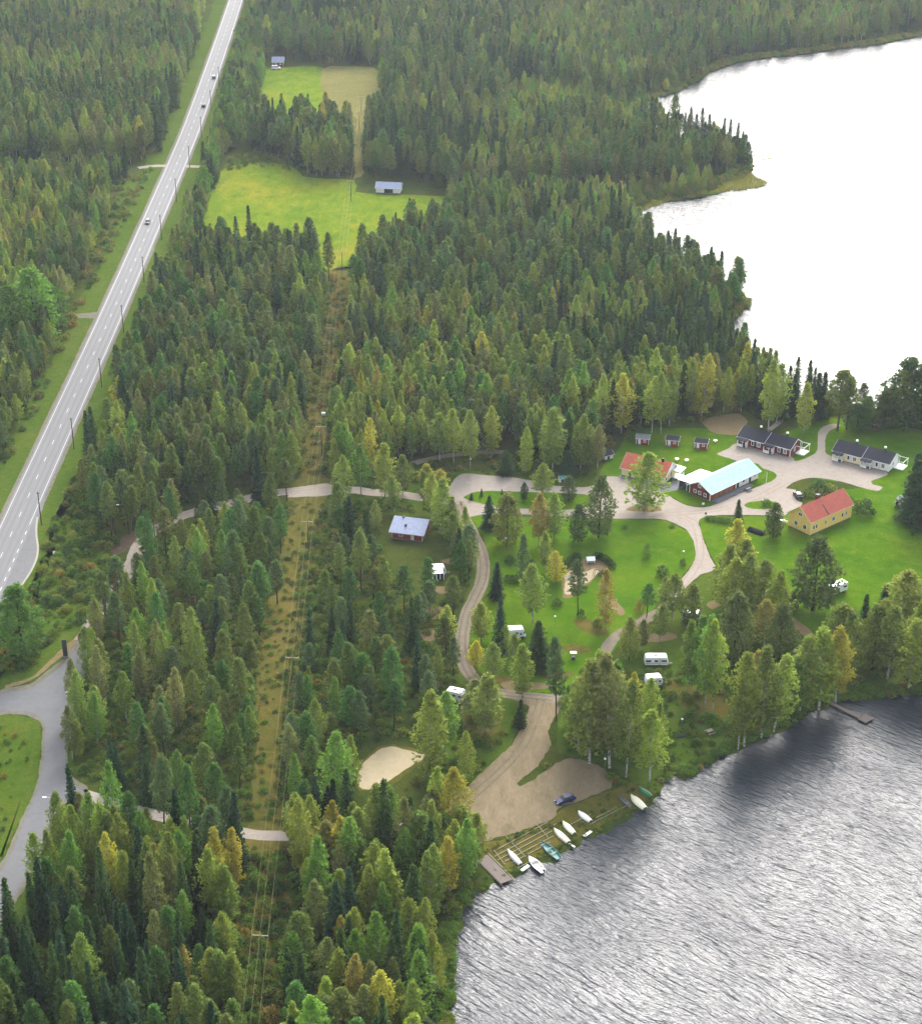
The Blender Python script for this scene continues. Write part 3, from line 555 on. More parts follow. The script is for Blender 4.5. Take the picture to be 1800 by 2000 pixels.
def gable(par, L, W, hw, hr, wall, roof, ov=0.5, oe=0.45, x0=0.0, y0=0.0, t=0.16, fascia='white_paint', base='concrete', asym=0.5):
    yr = W*asym
    mb = MB(); mb.extrude_x([(0, 0.3), (W, 0.3), (W, hw), (yr, hr), (0, hw)], 0, L); mb.v = [(a+x0, b+y0, c) for a, b, c in mb.v]
    w = obj('wall', mb, wall, par)
    fb = MB().box(0.04+x0, L-0.04+x0, 0.04+y0, W-0.04+y0, -0.2, 0.3); obj('foundation', fb, base, par)
    sl1 = (hr-hw)/yr; sl2 = (hr-hw)/(W-yr); g_ = 0.02
    rb = MB()
    rb.extrude_x([(-oe, hw-oe*sl1+g_), (yr, hr+g_), (yr, hr+g_+t), (-oe, hw-oe*sl1+g_+t)], -ov, L+ov)
    rb.extrude_x([(yr, hr+g_), (W+oe, hw-oe*sl2+g_), (W+oe, hw-oe*sl2+g_+t), (yr, hr+g_+t)], -ov, L+ov)
    rb.v = [(a+x0, b+y0, c) for a, b, c in rb.v]
    r = obj('roof', rb, roof, par)
    fm = MB()
    for xa in (-ov-0.04, L+ov):
        fm.extrude_x([(-oe, hw-oe*sl1-0.12), (yr, hr-0.12), (yr, hr+t+0.03), (-oe, hw-oe*sl1+t+0.03)], xa, xa+0.04)
        fm.extrude_x([(yr, hr-0.12), (W+oe, hw-oe*sl2-0.12), (W+oe, hw-oe*sl2+t+0.03), (yr, hr+t+0.03)], xa, xa+0.04)
    fm.box(-ov, L+ov, -oe-0.05, -oe-0.005, hw-oe*sl1-0.02, hw-oe*sl1+t)
    fm.v = [(a+x0, b+y0, c) for a, b, c in fm.v]
    obj('fascia', fm, fascia, r)
    for xx in (0, L):
        for yy in (0, W):
            cm = MB(); cm.box(xx-0.09+(-0.03 if xx == 0 else 0.03), xx+0.09+(-0.03 if xx == 0 else 0.03), yy-0.09+(-0.03 if yy == 0 else 0.03), yy+0.09+(-0.03 if yy == 0 else 0.03), 0.3, hw-0.15)
            cm.v = [(a+x0, b+y0, c) for a, b, c in cm.v]
            obj('corner_board', cm, fascia, par)
    return w, r
def place(P0, P1):
    a, b = G(*P0), G(*P1); d = b-a; return a, float(np.linalg.norm(d)), math.atan2(d[1], d[0])

# yellow house
a, L, an = place((1580, 1047), (1659, 1012)); W = 7.6
t = thing('yellow_house', 'yellow wooden house with a red roof and brick chimney on the lawn', 'house', (a[0], a[1], 0), an)
w, r = gable(t, L, W, 4.5, 7.6, 'yellow_boards', 'red_tiles', 0.5, 0.5, fascia='cream_boards')
cb = obj('chimney', MB().box(6.8, 7.8, 3.9, 4.7, 6.9, 8.7), 'brick', r)
obj('cap', MB().box(6.7, 7.9, 3.8, 4.8, 8.7, 8.8), 'dark_trim', cb)
obj('ladder', MB().bar((7.1, 3.6, 7.5), (7.1, -0.3, 4.55), 0.35, 0.06), 'dark_trim', r)
for x in (10.1, 11.0): obj('vent', MB().cyl((x, 4.3, 7.2), (x, 4.3, 7.9), 0.17, 0.17), 'brick', r)
for s_ in (1.0, 2.1): window(t, 'f', L, W, s_, 1.5, 0.9, 1.4)
for s_, w_ in ((6.0, 0.7), (9.0, 1.2), (12.9, 0.9), (14.6, 0.7)): window(t, 'f', L, W, s_, 1.5, w_, 1.4)
for s_ in (1.3, 4.4): window(t, 'l', L, W, s_, 1.3, 1.25, 1.45)
window(t, 'l', L, W, 3.1, 4.6, 1.4, 1.1)
# small house with the red roof
a, L, an = place((1214, 929), (1287, 946)); W = 8.4
t = thing('red_roofed_house', 'small white and yellow house with a pale red tiled roof behind the big birch', 'house', (a[0], a[1], 0), an)
L = 13.2
w, r = gable(t, L, W, 2.9, 5.6, 'cream_boards', 'orange_tiles', 0.6, 0.6)
obj('gable_panel', MB().extrude_x([(0.2, 2.9), (W-0.2, 2.9), (W/2, 5.45)], L+0.01, L+0.05), 'white_boards', w)
obj('chimney', MB().box(10.6, 11.2, 3.6, 4.2, 5.0, 6.5), 'dark_trim', r)
for s_ in (1.0, 4.6): window(t, 'r', L, W, s_, 0.8, 0.9, 1.6, frame='trim_white')
for s_ in (3.2, 6.5, 8.8): window(t, 'f', L, W, s_, 0.9, 1.1, 1.2)
door(t, 'f', L, W, 2.0, 0.3, 0.9, 2.0, 'dark_trim')
v = MB(); v.box(L+0.02, L+2.6, 5.6, W+0.6, 0.0, 0.25)
vr = obj('veranda', v, 'white_paint', t)
obj('veranda_roof', MB().extrude_y([(L-0.2, 2.75), (L+2.9, 2.45), (L+2.9, 2.55), (L-0.2, 2.85)], 5.3, W+0.8), 'white_paint', vr)
for x_, y_ in ((L+2.5, 5.7), (L+2.5, W+0.5)): obj('post', MB().box(x_-0.07, x_+0.07, y_-0.07, y_+0.07, 0.25, 2.45), 'white_paint', vr)
obj('railing', MB().bar((L+2.5, 5.7, 1.0), (L+2.5, W+0.5, 1.0), 0.06, 0.5), 'white_paint', vr)
# long barn
a, L, an = place((1385, 980), (1478, 936)); W = 7.4
t = thing('long_barn', 'long low barn with a pale blue metal roof, half red, half white', 'building', (a[0], a[1], 0), an)
w, r = gable(t, L, W, 3.0, 4.9, 'red_boards', 'blue_sheet', 0.5, 0.9, fascia='white_paint', asym=0.55)
xm = L*0.53
obj('white_front', MB().box(xm, L+0.06, -0.05, -0.003, 0.32, 2.95), 'white_boards', w)
obj('white_end', MB().extrude_x([(0.0, 0.32), (W, 0.32), (W, 2.95), (W*0.55, 4.8), (0.0, 2.95)], L+0.003, L+0.05), 'white_boards', w)
for k in range(4): obj('shutter', MB().box(2.0+k*2.15, 3.7+k*2.15, -0.07, -0.003, 0.35, 2.6), 'panel_wood', t)
door(t, 'f', L, W, xm+0.5, 0.3, 0.9, 2.1, 'dark_trim', y0=-0.05); door(t, 'f', L, W, L-4.0, 0.3, 0.9, 2.1, 'dark_trim', y0=-0.05)
window(t, 'f', L, W, xm+2.9, 1.1, 1.2, 1.1, y0=-0.05); window(t, 'f', L, W, L-1.9, 1.2, 0.8, 1.0, y0=-0.05)
for s_, z_ in ((1.2, 0.9), (3.2, 0.9), (4.9, 0.9), (3.4, 3.0)): window(t, 'l', L, W, s_, z_, 1.1, 1.1)
dk = obj('terrace_deck', MB().box(0.6, L-4.5, -2.3, -0.2, 0.0, 0.28), 'grey_deck', t)
rl = MB()
for k in range(9): rl.box(0.7+k*1.9, 0.78+k*1.9, -2.28, -2.2, 0.28, 1.15)
rl.box(0.7, 16.0, -2.28, -2.2, 1.1, 1.18); rl.box(0.7, 16.0, -2.26, -2.22, 0.55, 0.85)
obj('railing', rl, 'grey_deck', dk)
# open white-roofed shelter behind it
e = np.array([math.cos(an), math.sin(an)]); nrm = np.array([-e[1], e[0]])
p = a+nrm*(W+0.9)+e*1.2
t = thing('open_shelter', 'flat white-roofed shelter standing along the back of the long barn', 'shelter', (p[0], p[1], 0), an)
obj('roof', MB().extrude_x([(-0.9, 3.0), (3.9, 2.6), (3.9, 2.72), (-0.9, 3.12)], -1.0, 9.0), 'white_sheet', t)
for x_ in (-.8, 2.4, 5.6, 8.7):
    for y_ in (0.6, 3.6): obj('post', MB().box(x_-0.08, x_+0.08, y_-0.08, y_+0.08, 0, 2.65), 'white_paint', t)
obj('back_wall', MB().box(-.8, 8.7, 3.66, 3.72, 0.1, 2.4), 'grey_deck', t)
# double cottages
def cottage_unit(par, x0, y0, L, W, wall, roof, pale):
    w, r = gable(par, L, W, 2.9, 4.6, wall, roof, 0.35, 0.5, x0=x0, y0=y0, asym=0.6)
    ck = obj('chimney', MB().cyl((x0+L*0.62, y0+W*0.62, 4.3), (x0+L*0.62, y0+W*0.62, 5.5), 0.26, 0.26, 10), 'dark_trim', r)
    obj('cap', MB().cyl((x0+L*0.62, y0+W*0.62, 5.5), (x0+L*0.62, y0+W*0.62, 5.95), 0.4, 0.34, 10), 'white_paint', ck)
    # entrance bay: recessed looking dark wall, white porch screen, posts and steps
    pm = obj('porch', MB().box(x0+0.4, x0+3.4, y0-1.5, y0-0.05, 0.0, 0.25), 'grey_deck', par)
    obj('screen', MB().box(x0+3.3, x0+3.4, y0-1.45, y0-0.05, 0.25, 2.2), 'white_boards', pm)
    obj('screen', MB().box(x0+0.4, x0+2.2, y0-1.5, y0-1.4, 0.25, 1.1), 'white_boards', pm)
    for xx in (x0+0.45, x0+2.2, x0+3.35): obj('post', MB().box(xx-0.07, xx+0.07, y0-1.52, y0-1.38, 0.25, 2.5), 'white_paint', pm)
    obj('porch_roof', MB().extrude_x([(-1.85, 2.42), (-0.3, 2.78), (-0.3, 2.9), (-1.85, 2.54)], x0+0.2, x0+3.6), roof, pm).location.y = y0
    door(par, 'f', L, W, x0+2.3, 0.3, 0.9, 2.1, 'white_paint', y0=y0)
    window(par, 'f', L, W, x0+0.8, 1.1, 1.1, 1.1, y0=y0)
    window(par, 'f', L, W, x0+4.4, 0.9, 0.9, 1.5, y0=y0)
    window(par, 'f', L, W, x0+6.2, 0.9, 1.2, 1.5, y0=y0, glass='pale_glass' if pale else 'pale_glass')
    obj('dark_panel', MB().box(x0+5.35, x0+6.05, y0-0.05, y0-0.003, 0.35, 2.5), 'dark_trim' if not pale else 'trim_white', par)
    return w, r
def double_cottage(name, label, P0, P1, wall, roof, pale, wallb=None):
    a, L, an = place(P0, P1)
    t = thing(name, label, 'cottage', (a[0], a[1], 0), an)
    cottage_unit(t, 0, 0, L/2-0.02, 6.8, wall, roof, pale)
    cottage_unit(t, L/2+0.02, 0.35, L/2-0.02, 6.8, wallb or wall, roof, pale)
    window(t, 'r', L, 6.8, 2.6, 1.0, 1.0, 1.4, y0=0.35)
    tr = obj('side_terrace', MB().box(L+0.05, L+2.9, 3.9, 7.8, 0, 0.25), 'white_paint', t)
    for x_, y_ in ((L+2.8, 4.0), (L+2.8, 7.7), (L+0.3, 7.7)): obj('post', MB().box(x_-0.07, x_+0.07, y_-0.07, y_+0.07, 0.25, 2.5), 'white_paint', tr)
    obj('pergola_beam', MB().bar((L+2.8, 3.6, 2.55), (L+2.8, 8.1, 2.55), 0.12, 0.14).bar((L-0.2, 4.0, 2.55), (L+3.0, 4.0, 2.55), 0.1, 0.14).bar((L-0.2, 7.7, 2.55), (L+3.0, 7.7, 2.55), 0.1, 0.14), 'white_paint', tr)
    return t
double_cottage('double_cottage', 'dark red double cottage with black roof at the top of the gravel yard', (1440, 868), (1540, 895), 'dark_red_boards', 'black_tiles', False)
double_cottage('double_cottage', 'cream and white double cottage with a black roof on the right of the gravel yard', (1625, 896), (1733, 924), 'cream_boards', 'black_tiles', True, 'white_boards')
# three little red camping huts
hut0 = None
def hut(px, an, label, roofm):
    a = G(*px)
    t = thing('camping_hut', label, 'hut', (a[0], a[1], 0), an, 'small red huts on the grass below the wood')
    L, W = 3.6, 3.2
    w, r = gable(t, L, W, 2.1, 2.75, 'red_boards', roofm, 0.3, 0.25, t=0.08, base='red_boards')
    door(t, 'f', L, W, 0.5, 0.32, 0.8, 1.5, 'white_paint'); window(t, 'f', L, W, 2.1, 0.9, 0.8, 0.7)
    obj('step', MB().box(0.4, 1.4, -0.6, -0.1, 0, 0.25), 'grey_deck', t)
hut((1242, 868), -0.2, 'leftmost small red hut, with a light grey roof', 'slate_sheet')
hut((1300, 871), -0.22, 'middle one of the three small red huts on the grass', 'black_tiles')
hut((1356, 876), -0.25, 'rightmost of the three small red huts, next to the dark red cottage', 'black_tiles')
# other small buildings
a = G(1181, 900); t = thing('small_shed', 'small dark-roofed shed at the wood edge left of the red-roofed house', 'shed', (a[0], a[1], 0), 0.5)
gable(t, 2.6, 2.4, 1.8, 2.6, 'white_boards', 'black_tiles', 0.4, 0.4, t=0.1); door(t, 'f', 2.6, 2.4, 0.8, 0.3, 0.8, 1.4, 'dark_trim')
a = G(1694, 838); t = thing('small_shed', 'small dark red shed under the dark trees near the lake', 'shed', (a[0], a[1], 0), -0.3)
gable(t, 3.2, 3.0, 2.1, 3.0, 'dark_red_boards', 'black_tiles', 0.4, 0.4, t=0.1); door(t, 'f', 3.2, 3.0, 1.1, 0.3, 0.8, 1.6, 'dark_trim')
a = G(1744, 993); t = thing('garden_shed', 'narrow red garden shed with a pale door beside the huge dark spruce', 'shed', (a[0], a[1], 0), -0.45+math.pi/2)
# its gable faces the camera, so the ridge runs away from it
gable(t, 3.0, 2.5, 2.2, 3.2, 'dark_red_boards', 'slate_sheet', 0.4, 0.4, t=0.1, base='dark_trim')
t.location = (G(1764, 996)[0], G(1764, 996)[1], 0)
door(t, 'l', 3.0, 2.5, 0.8, 0.3, 0.9, 1.7, 'trim_white')
# red cabin under the grey metal roof
a, L, an = place((766, 1052), (822, 1058)); W = 8.2; L = 8.4
t = thing('red_cabin', 'red cabin with a wide blue-grey metal roof among the pines', 'cabin', (a[0], a[1], 0), an-0.02)
w, r = gable(t, L, W, 2.6, 4.3, 'red_boards', 'grey_sheet', 0.7, 0.9, fascia='trim_white', asym=0.62)
for x_, y_ in ((1.6, 4.6), (3.0, 1.6)):
    v = obj('vent', MB().box(x_, x_+0.6, y_, y_+0.6, 2.8 if y_ < 3 else 3.6, 3.9 if y_ < 3 else 4.7), 'dark_trim', r)
door(t, 'f', L, W, 5.2, 0.3, 0.95, 2.0, 'trim_white'); window(t, 'f', L, W, 1.8, 1.0, 1.2, 1.1); window(t, 'r', L, W, 2.0, 1.0, 1.2, 1.1)
# far farm buildings
a, L, an = place((735, 377), (781, 379)); W = 5.0
t = thing('field_barn', 'long grey metal-roofed barn at the edge of the large field', 'barn', (a[0], a[1], 0), an)
w, r = gable(t, L, W, 2.6, 4.2, 'white_boards', 'grey_sheet', 0.5, 0.6)
obj('bay_shade', MB().box(3.4, 7.2, -0.05, -0.003, 0.3, 2.3), 'dark_trim', w)  # flat dark panel on the wall, painted shade of an open bay
a, L, an = place((533, 130), (548, 130)); W = 5.0
t = thing('farm_house', 'far pale-roofed farmhouse at the top of the distant green field', 'house', (a[0], a[1], 0), an); L = 5.6
gable(t, L, W, 2.7, 4.6, 'dark_red_boards', 'grey_sheet', 0.5, 0.5); window(t, 'f', L, W, 1.0, 1.0, 1.3, 1.1); window(t, 'f', L, W, 3.4, 1.0, 1.3, 1.1)
a = G(537, 132); t = thing('parked_van', 'white van parked in front of the far farmhouse', 'van', (a[0]+1, a[1]-4, 0), 0.2)

# ------------------------------------------------------------ vehicles
def wheels(par, xs, yw, r=0.32, w=0.2):
    for x in xs:
        for sgn in (-1, 1):
            y = sgn*yw; wl = obj('wheel', MB().cyl((x, y-w/2, r), (x, y+w/2, r), r, r, 14), 'black_rubber', par)
            obj('rim', MB().cyl((x, y+sgn*(w/2), r), (x, y+sgn*(w/2+0.02), r), r*0.6, r*0.55, 10), 'galvanised', wl)
def car_parts(t, paint, L=4.4, van=False, h=1.48):
    k = L/4.4; W = 0.86
    if van: prof = [(-2.2, .35), (2.2, .35), (2.22, .7), (2.1, 1.0), (1.55, 1.12), (1.1, 1.2), (-2.18, 1.2)]
    else: prof = [(-2.2, .38), (2.2, .36), (2.22, .58), (2.12, .76), (1.2, .92), (-1.75, .98), (-2.2, .92)]
    body = obj('body', MB().extrude_y([(x*k, z) for x, z in prof], -W, W), paint, t, bevel=0.06)
    cab = [(-1.95, .96), (1.05, .9), (.42, h-.04), (-1.45, h-.02)] if not van else [(-2.15, 1.18), (1.35, 1.15), (.8, 1.95), (-2.1, 1.95)]
    mb = MB(); zt = cab[2][1]; zb = 0.93 if not van else 1.18
    vs = []
    for sgn in (-1, 1):
        for x, z in cab: vs.append((x*k, sgn*(W-0.04 if z < zb+0.1 else W-0.2), z))
    mb.add(vs, [(0, 1, 2, 3), (7, 6, 5, 4), (0, 4, 5, 1), (1, 5, 6, 2), (2, 6, 7, 3), (3, 7, 4, 0)])
    gl = obj('window_glass', mb, 'window_glass', t)
    x0, x1 = cab[3][0]*k, cab[2][0]*k
    obj('roof', MB().box(x0-0.03, x1+0.03, -W+0.19, W-0.19, zt, zt+0.05), paint, t, bevel=0.02)
    wheels(t, (-1.35*k, 1.38*k), W-0.02)
    for y in (-0.62, 0.62):
        obj('headlight', MB().box(2.17*k, 2.24*k, y-0.16, y+0.16, .55, .7), 'white_vinyl', t)
        obj('tail_light', MB().box(-2.24*k, -2.17*k, y-0.14, y+0.14, .65, .85), 'lamp_red', t)
    obj('bumper', MB().box(2.2*k, 2.27*k, -0.8, 0.8, .32, .5).box(-2.27*k, -2.2*k, -0.8, 0.8, .34, .52), 'grey_plastic', t, bevel=0.02)
    for y in (-W-0.09, W+0.09): obj('mirror', MB().box(0.75*k, 0.87*k, y-0.08, y+0.08, .95, 1.08), paint, t)
car_parts(t, 'white_vinyl', 4.8, True)
def car(px, an, label, paint, cat='car', **kw):
    a = G(*px); t = thing('parked_car' if 'parked' in label else 'car', label, cat, (a[0], a[1], 0.07), an); car_parts(t, paint, **kw); return t
car((1103, 1566), R(28+180), 'dark blue car parked on the gravel by the boats', 'blue_paint')
car((1557, 971), R(100), 'small navy car parked in the yard above the yellow house', 'navy_paint', L=4.0)
def hw_dir(px):
    p = G(*px); i = int(np.argmin(np.abs(Q[:, 1]-p[1]))); d = Q[i+1]-Q[i-1]; return math.atan2(d[1], d[0])
for px, rev, lb, pt in (((289, 436), 1, 'dark car nearest on the highway, in the left lane', 'dark_paint'), ((398, 209), 0, 'dark car in the right lane of the highway, middle of the three', 'navy_paint'),
                        ((418, 153), 0, 'farthest dark car on the highway', 'dark_paint')):
    t = car(px, hw_dir(px)+(0 if rev else math.pi), lb, pt); t.location.z = 0.09; t['group'] = 'cars driving on the highway'

def caravan(px, an, label, L=5.6, group='caravans and motorhomes on the camp', awn=0, name='caravan'):
    a = G(*px); t = thing(name, label, 'caravan', (a[0], a[1], 0.06), an, group)
    h = L/2
    prof = [(-h+0.1, .45), (h-0.1, .45), (h+.08, 1.0), (h, 1.7), (h-.35, 2.45), (h-.6, 2.58), (-h+.5, 2.58), (-h+.15, 2.4), (-h, 1.8), (-h-.04, .9)]
    obj('body', MB().extrude_y(prof, -1.1, 1.1), 'white_vinyl', t, bevel=0.08)
    for sgn in (-1, 1):
        y0, y1 = (sgn*1.105, sgn*1.13) if sgn > 0 else (-1.13, -1.105)
        for s0, s1 in ((-h+.25, -h+1.5), (-0.45, 0.35), (h-1.7, h-.35)):
            obj('window', MB().box(s0, s1, y0, y1, 1.35, 1.85), 'window_glass', t)
        obj('stripe', MB().box(-h+.1, h-.1, y0, y1, .95, 1.05), 'grey_plastic', t)
    obj('front_window', MB().bar((h-.12, -0.8, 2.0), (h-.12, 0.8, 2.0), 0.05, 0.5), 'window_glass', t)
    obj('roof_hatch', MB().box(-.5, .2, -.35, .35, 2.58, 2.68), 'pale_glass', t, bevel=0.02)
    obj('roof_hatch', MB().box(h-1.6, h-1.2, -.2, .2, 2.58, 2.65), 'pale_glass', t)
    obj('door', MB().box(.45, 1.05, -1.135, -1.11, .5, 2.2), 'trim_white', t)
    wheels(t, (-0.2,), 0.98)
    obj('drawbar', MB().bar((h, -.5, .45), (h+1.1, 0, .45), .08, .08).bar((h, .5, .45), (h+1.1, 0, .45), .08, .08).cyl((h+1.1, 0, 0), (h+1.1, 0, .55), .06, .06), 'galvanised', t)
    if awn:
        ob = obj('awning', MB().extrude_x([(-1.12, 0.05), (-1.12, 2.45), (-3.3, 2.0), (-3.5, 0.05)], -h+.4, h-1.0), 'awning_cloth', t)
        obj('awning_roof', MB().extrude_x([(-1.12, 2.46), (-3.35, 2.01), (-3.35, 2.05), (-1.12, 2.52)], -h+.3, h-.9), 'white_vinyl', ob)
        for k in range(4): obj('awning_window', MB().box(-h+.6+k*.95, -h+.78+k*.95, -3.56, -3.44, .3, 1.8), 'white_vinyl', ob)
    return t
def motorhome(px, an, label, L=6.2):
    a = G(*px); t = thing('motorhome', label, 'motorhome', (a[0], a[1], 0.06), an, 'caravans and motorhomes on the camp')
    h = L/2
    obj('body', MB().extrude_y([(-h, .5), (h-1.6, .5), (h-1.6, 1.6), (h-.5, 1.85), (h-.35, 2.3), (h-.8, 2.75), (-h+.1, 2.75), (-h-.03, 2.4)], -1.12, 1.12), 'white_vinyl', t, bevel=0.08)
    cab = obj('cab', MB().extrude_y([(h-1.6, .45), (h, .45), (h+.05, .85), (h-.2, 1.05), (h-.75, 1.7), (h-1.6, 1.7)], -.98, .98), 'white_vinyl', t, bevel=0.05)
    obj('windscreen', MB().bar((h-.44, -.85, 1.4), (h-.44, .85, 1.4), .5, .62), 'window_glass', cab)
    for sgn in (-1, 1):
        y0, y1 = (1.125, 1.15) if sgn > 0 else (-1.15, -1.125)
        for s0, s1 in ((-h+.4, -h+1.6), (0, .9)): obj('window', MB().box(s0, s1, y0, y1, 1.5, 2.0), 'window_glass', t)
        obj('side_window', MB().box(h-1.5, h-.9, sgn*.99-.01, sgn*.99+.01, 1.1, 1.6), 'window_glass', cab)
        obj('headlight', MB().box(h, h+.07, sgn*.7-.15, sgn*.7+.15, .65, .85), 'pale_glass', cab)
    obj('roof_hatch', MB().box(-.5, .2, -.35, .35, 2.75, 2.85), 'pale_glass', t)
    wheels(t, (-h+1.2, h-.75), .95, .34)
    return t
caravan((1280, 1298), 0.0, 'long white caravan with three dark windows, upper of two parked together', 5.6)
t = caravan((1275, 1338), 0.12, 'short white caravan just below the long one', 3.9)
caravan((853, 1122), 0.15, 'white caravan with a dark striped awning among the pines', 4.4, awn=1)
motorhome((1632, 1158), R(215), 'white motorhome at the edge of the big lawn under the dark round tree', 5.8)
caravan((1349, 1211), -0.25, 'pale caravan half hidden behind trees left of the birch clump', 4.6)
motorhome((1003, 1245), R(8), 'white and grey motorhome half hidden by a dark spruce on the camp lawn', 5.6)
caravan((890, 1366), -0.4, 'pale caravan almost hidden behind the tall birch above the sand pit', 4.4)

# ------------------------------------------------------------ boats
def hull_mb(L, B, H, stern=0.72, flip=False, n=11):
    vs = []; fs = []
    for i in range(n):
        t = i/(n-1); x = -L/2+L*t
        b = B/2*(stern+(1-stern)*math.sin(min(1, t/0.45)*math.pi/2)) if t < 0.45 else B/2*max(0.03, (1-((t-0.45)/0.55)**2.2))
        sh = H*(0.85+0.35*t*t); kz = 0.02+0.22*max(0, t-0.7)/0.3*H
        w = min(0.06, b*0.5)
        sec = [(-b, sh), (-b*0.86, sh*0.5+kz*0.5), (-b*0.45, kz+0.03), (0, kz), (b*0.45, kz+0.03), (b*0.86, sh*0.5+kz*0.5), (b, sh), (b-w, sh), ((b-w)*0.8, kz+0.2*H), (0, kz+0.16*H), (-(b-w)*0.8, kz+0.2*H), (-(b-w), sh)]
        vs += [(x, y, z) for y, z in sec]
    m = 12
    for i in range(n-1):
        for j in range(m): fs.append((i*m+j, (i+1)*m+j, (i+1)*m+(j+1) % m, i*m+(j+1) % m))
    fs.append(tuple(range(m))); fs.append(tuple((n-1)*m+j for j in range(m-1, -1, -1)))
    mb = MB()
    if flip: vs = [(x, -y, H*1.0-z+0.12) for x, y, z in vs]
    mb.add(vs, fs); return mb
def boat(bow, stern, mat, label, flip=False, motor=False, z=0.05, beam=1.6, cat='boat', seats=2, group='boats drawn up along the shore', name='rowing_boat', decked=False):
    a, b = G(*bow), G(*stern); L = float(np.linalg.norm(a-b)); c = (a+b)/2; an = math.atan2(a[1]-b[1], a[0]-b[0])
    t = thing(name, label, cat, (c[0], c[1], z), an, group); H = 0.62
    h = obj('hull', hull_mb(L, beam, H, flip=flip), mat, t, smooth=False)
    if flip:
        obj('keel', MB().bar((-L/2+.2, 0, H+.13), (L/2-.5, 0, H+.1), .06, .08), mat, t)
    else:
        for k in range(seats):
            x = -L/2+L*(0.3+0.28*k); obj('seat', MB().box(x-.14, x+.14, -beam*.42, beam*.42, .4, .44), 'pale_wood' if mat != 'teal_paint' else 'teal_paint', t)
        if decked: obj('foredeck', MB().add([(L*.5-.1, 0, .76), (L*.15, -beam*.44, .66), (L*.15, beam*.44, .66), (L*.15, 0, .7)], [(0, 3, 1), (0, 2, 3)]), mat, t)
    if motor:
        mo = obj('outboard_motor', MB().box(-L/2-.4, -L/2-.02, -.16, .16, .55, 1.0), 'dark_trim', t, bevel=0.05)
        obj('shaft', MB().box(-L/2-.25, -L/2-.12, -.05, .05, .05, .55), 'grey_plastic', mo)
    return t
boat((990, 1662), (1016, 1691), 'white_vinyl', 'white upturned rowing boat nearest the plank ramp', flip=True, beam=1.25)
boat((1032, 1676), (1060, 1704), 'white_vinyl', 'white boat with two dark seats and a motor, half in the water', motor=True, beam=1.9, z=-0.15, decked=True)
boat((1057, 1647), (1090, 1678), 'teal_paint', 'teal rowing boat with its stern in the water', beam=1.9, z=-0.08, seats=3)
boat((1081, 1621), (1110, 1648), 'cream_hull', 'long cream boat with a narrow plank at its stern', flip=True, beam=1.5)
boat((1098, 1607), (1121, 1631), 'cream_hull', 'cream upturned boat with a notched stern between the long one and the car', flip=True, motor=False, beam=1.5)
boat((1128, 1587), (1153, 1607), 'white_vinyl', 'white upturned boat on the grass right below the blue car', flip=True, beam=1.45)
boat((1231, 1555), (1259, 1582), 'cream_hull', 'large white boat at the water edge beside the green one', flip=True, beam=1.9)
boat((1246, 1540), (1272, 1559), 'green_hull', 'bright green upturned boat near the lake corner', flip=True, beam=1.25)
boat((1208, 1559), (1230, 1578), 'galvanised', 'old grey boat lying in the tall grass', beam=1.1, seats=1)
def plank(name, p, q, w, label, mat='white_vinyl', h=0.06, z=0.1, cat='plank'):
    a, b = G(*p), G(*q); o = obj(name, MB().bar((a[0], a[1], z), (b[0], b[1], z), w, h), mat); tag(o, label, cat); return o
plank('plank', (1110, 1649), (1122, 1656), 0.35, 'narrow white plank sticking out over the water', z=0.22)
plank('gangboard', (1018, 1702), (1032, 1692), 0.7, 'short white board over the bank beside the motor boat', z=0.25, cat='board')
plank('gangboard', (1140, 1634), (1154, 1624), 0.7, 'short pale board on the bank below the upturned boats', z=0.1, cat='board')
# boat rails: long logs on cross beams
def log(p, q, name, label, grp, r=0.09, z=0.16, mat='pale_wood', cat='rail'):
    a, b = G(*p), G(*q); o = obj(name, MB().cyl((a[0], a[1], z), (b[0], b[1], z), r, r*0.85, 6), mat); tag(o, label, cat, grp)
rails = [((962, 1665), (1070, 1606)), ((966, 1674), (1088, 1609)), ((972, 1681), (1078, 1624)), ((985, 1684), (1080, 1634)), ((1000, 1686), (1074, 1646)), ((1010, 1697), (1045, 1678)), ((1112, 1612), (1160, 1588)), ((1150, 1612), (1222, 1575)), ((1160, 1600), (1200, 1580))]
rn = ['uppermost long', 'second long', 'third long', 'fourth long', 'fifth long', 'short lowest', 'short', 'lower right', 'upper right']
for i, (p, q) in enumerate(rails):
    log(p, q, 'boat_rail', rn[i]+(' wooden rail of the boat slip on the shore' if i < 6 else ' wooden rail in the grass near the upturned boats'), 'wooden rails of the boat slip')
for p, q, lb in (((988, 1636), (1026, 1676), 'left cross beam lying over the boat rails'), ((1046, 1610), (1072, 1640), 'right cross beam lying over the boat rails'), ((964, 1662), (985, 1690), 'cross beam at the ramp end of the boat rails')):
    log(p, q, 'cross_beam', lb, 'cross beams of the boat slip', 0.08, 0.3, cat='beam')
# plank ramp
A, B, C_ = G(930, 1679), G(978, 1727), G(946, 1666)
d = (B-A)/np.linalg.norm(B-A); nn = np.array([-d[1], d[0]]); an = math.atan2(d[1], d[0]); L = float(np.linalg.norm(B-A))
t = thing('boat_ramp', 'wide grey plank ramp running down into the lake', 'ramp', (A[0], A[1], 0), an)
pl = MB(); k = 0
while k*0.3 < L: pl.box(k*0.3, k*0.3+0.27, 0, 2.7, 0.14-0.05*(k*0.3/L), 0.22-0.05*(k*0.3/L)); k += 1
obj('planking', pl, 'ramp_wood', t)
obj('side_beam', MB().bar((0, -0.12, .12), (L+.9, -0.12, .02), .14, .2), 'old_wood', t)
obj('side_beam', MB().bar((-.4, 3.0, .16), (L+.7, 3.0, .04), .14, .2), 'pale_wood', t)
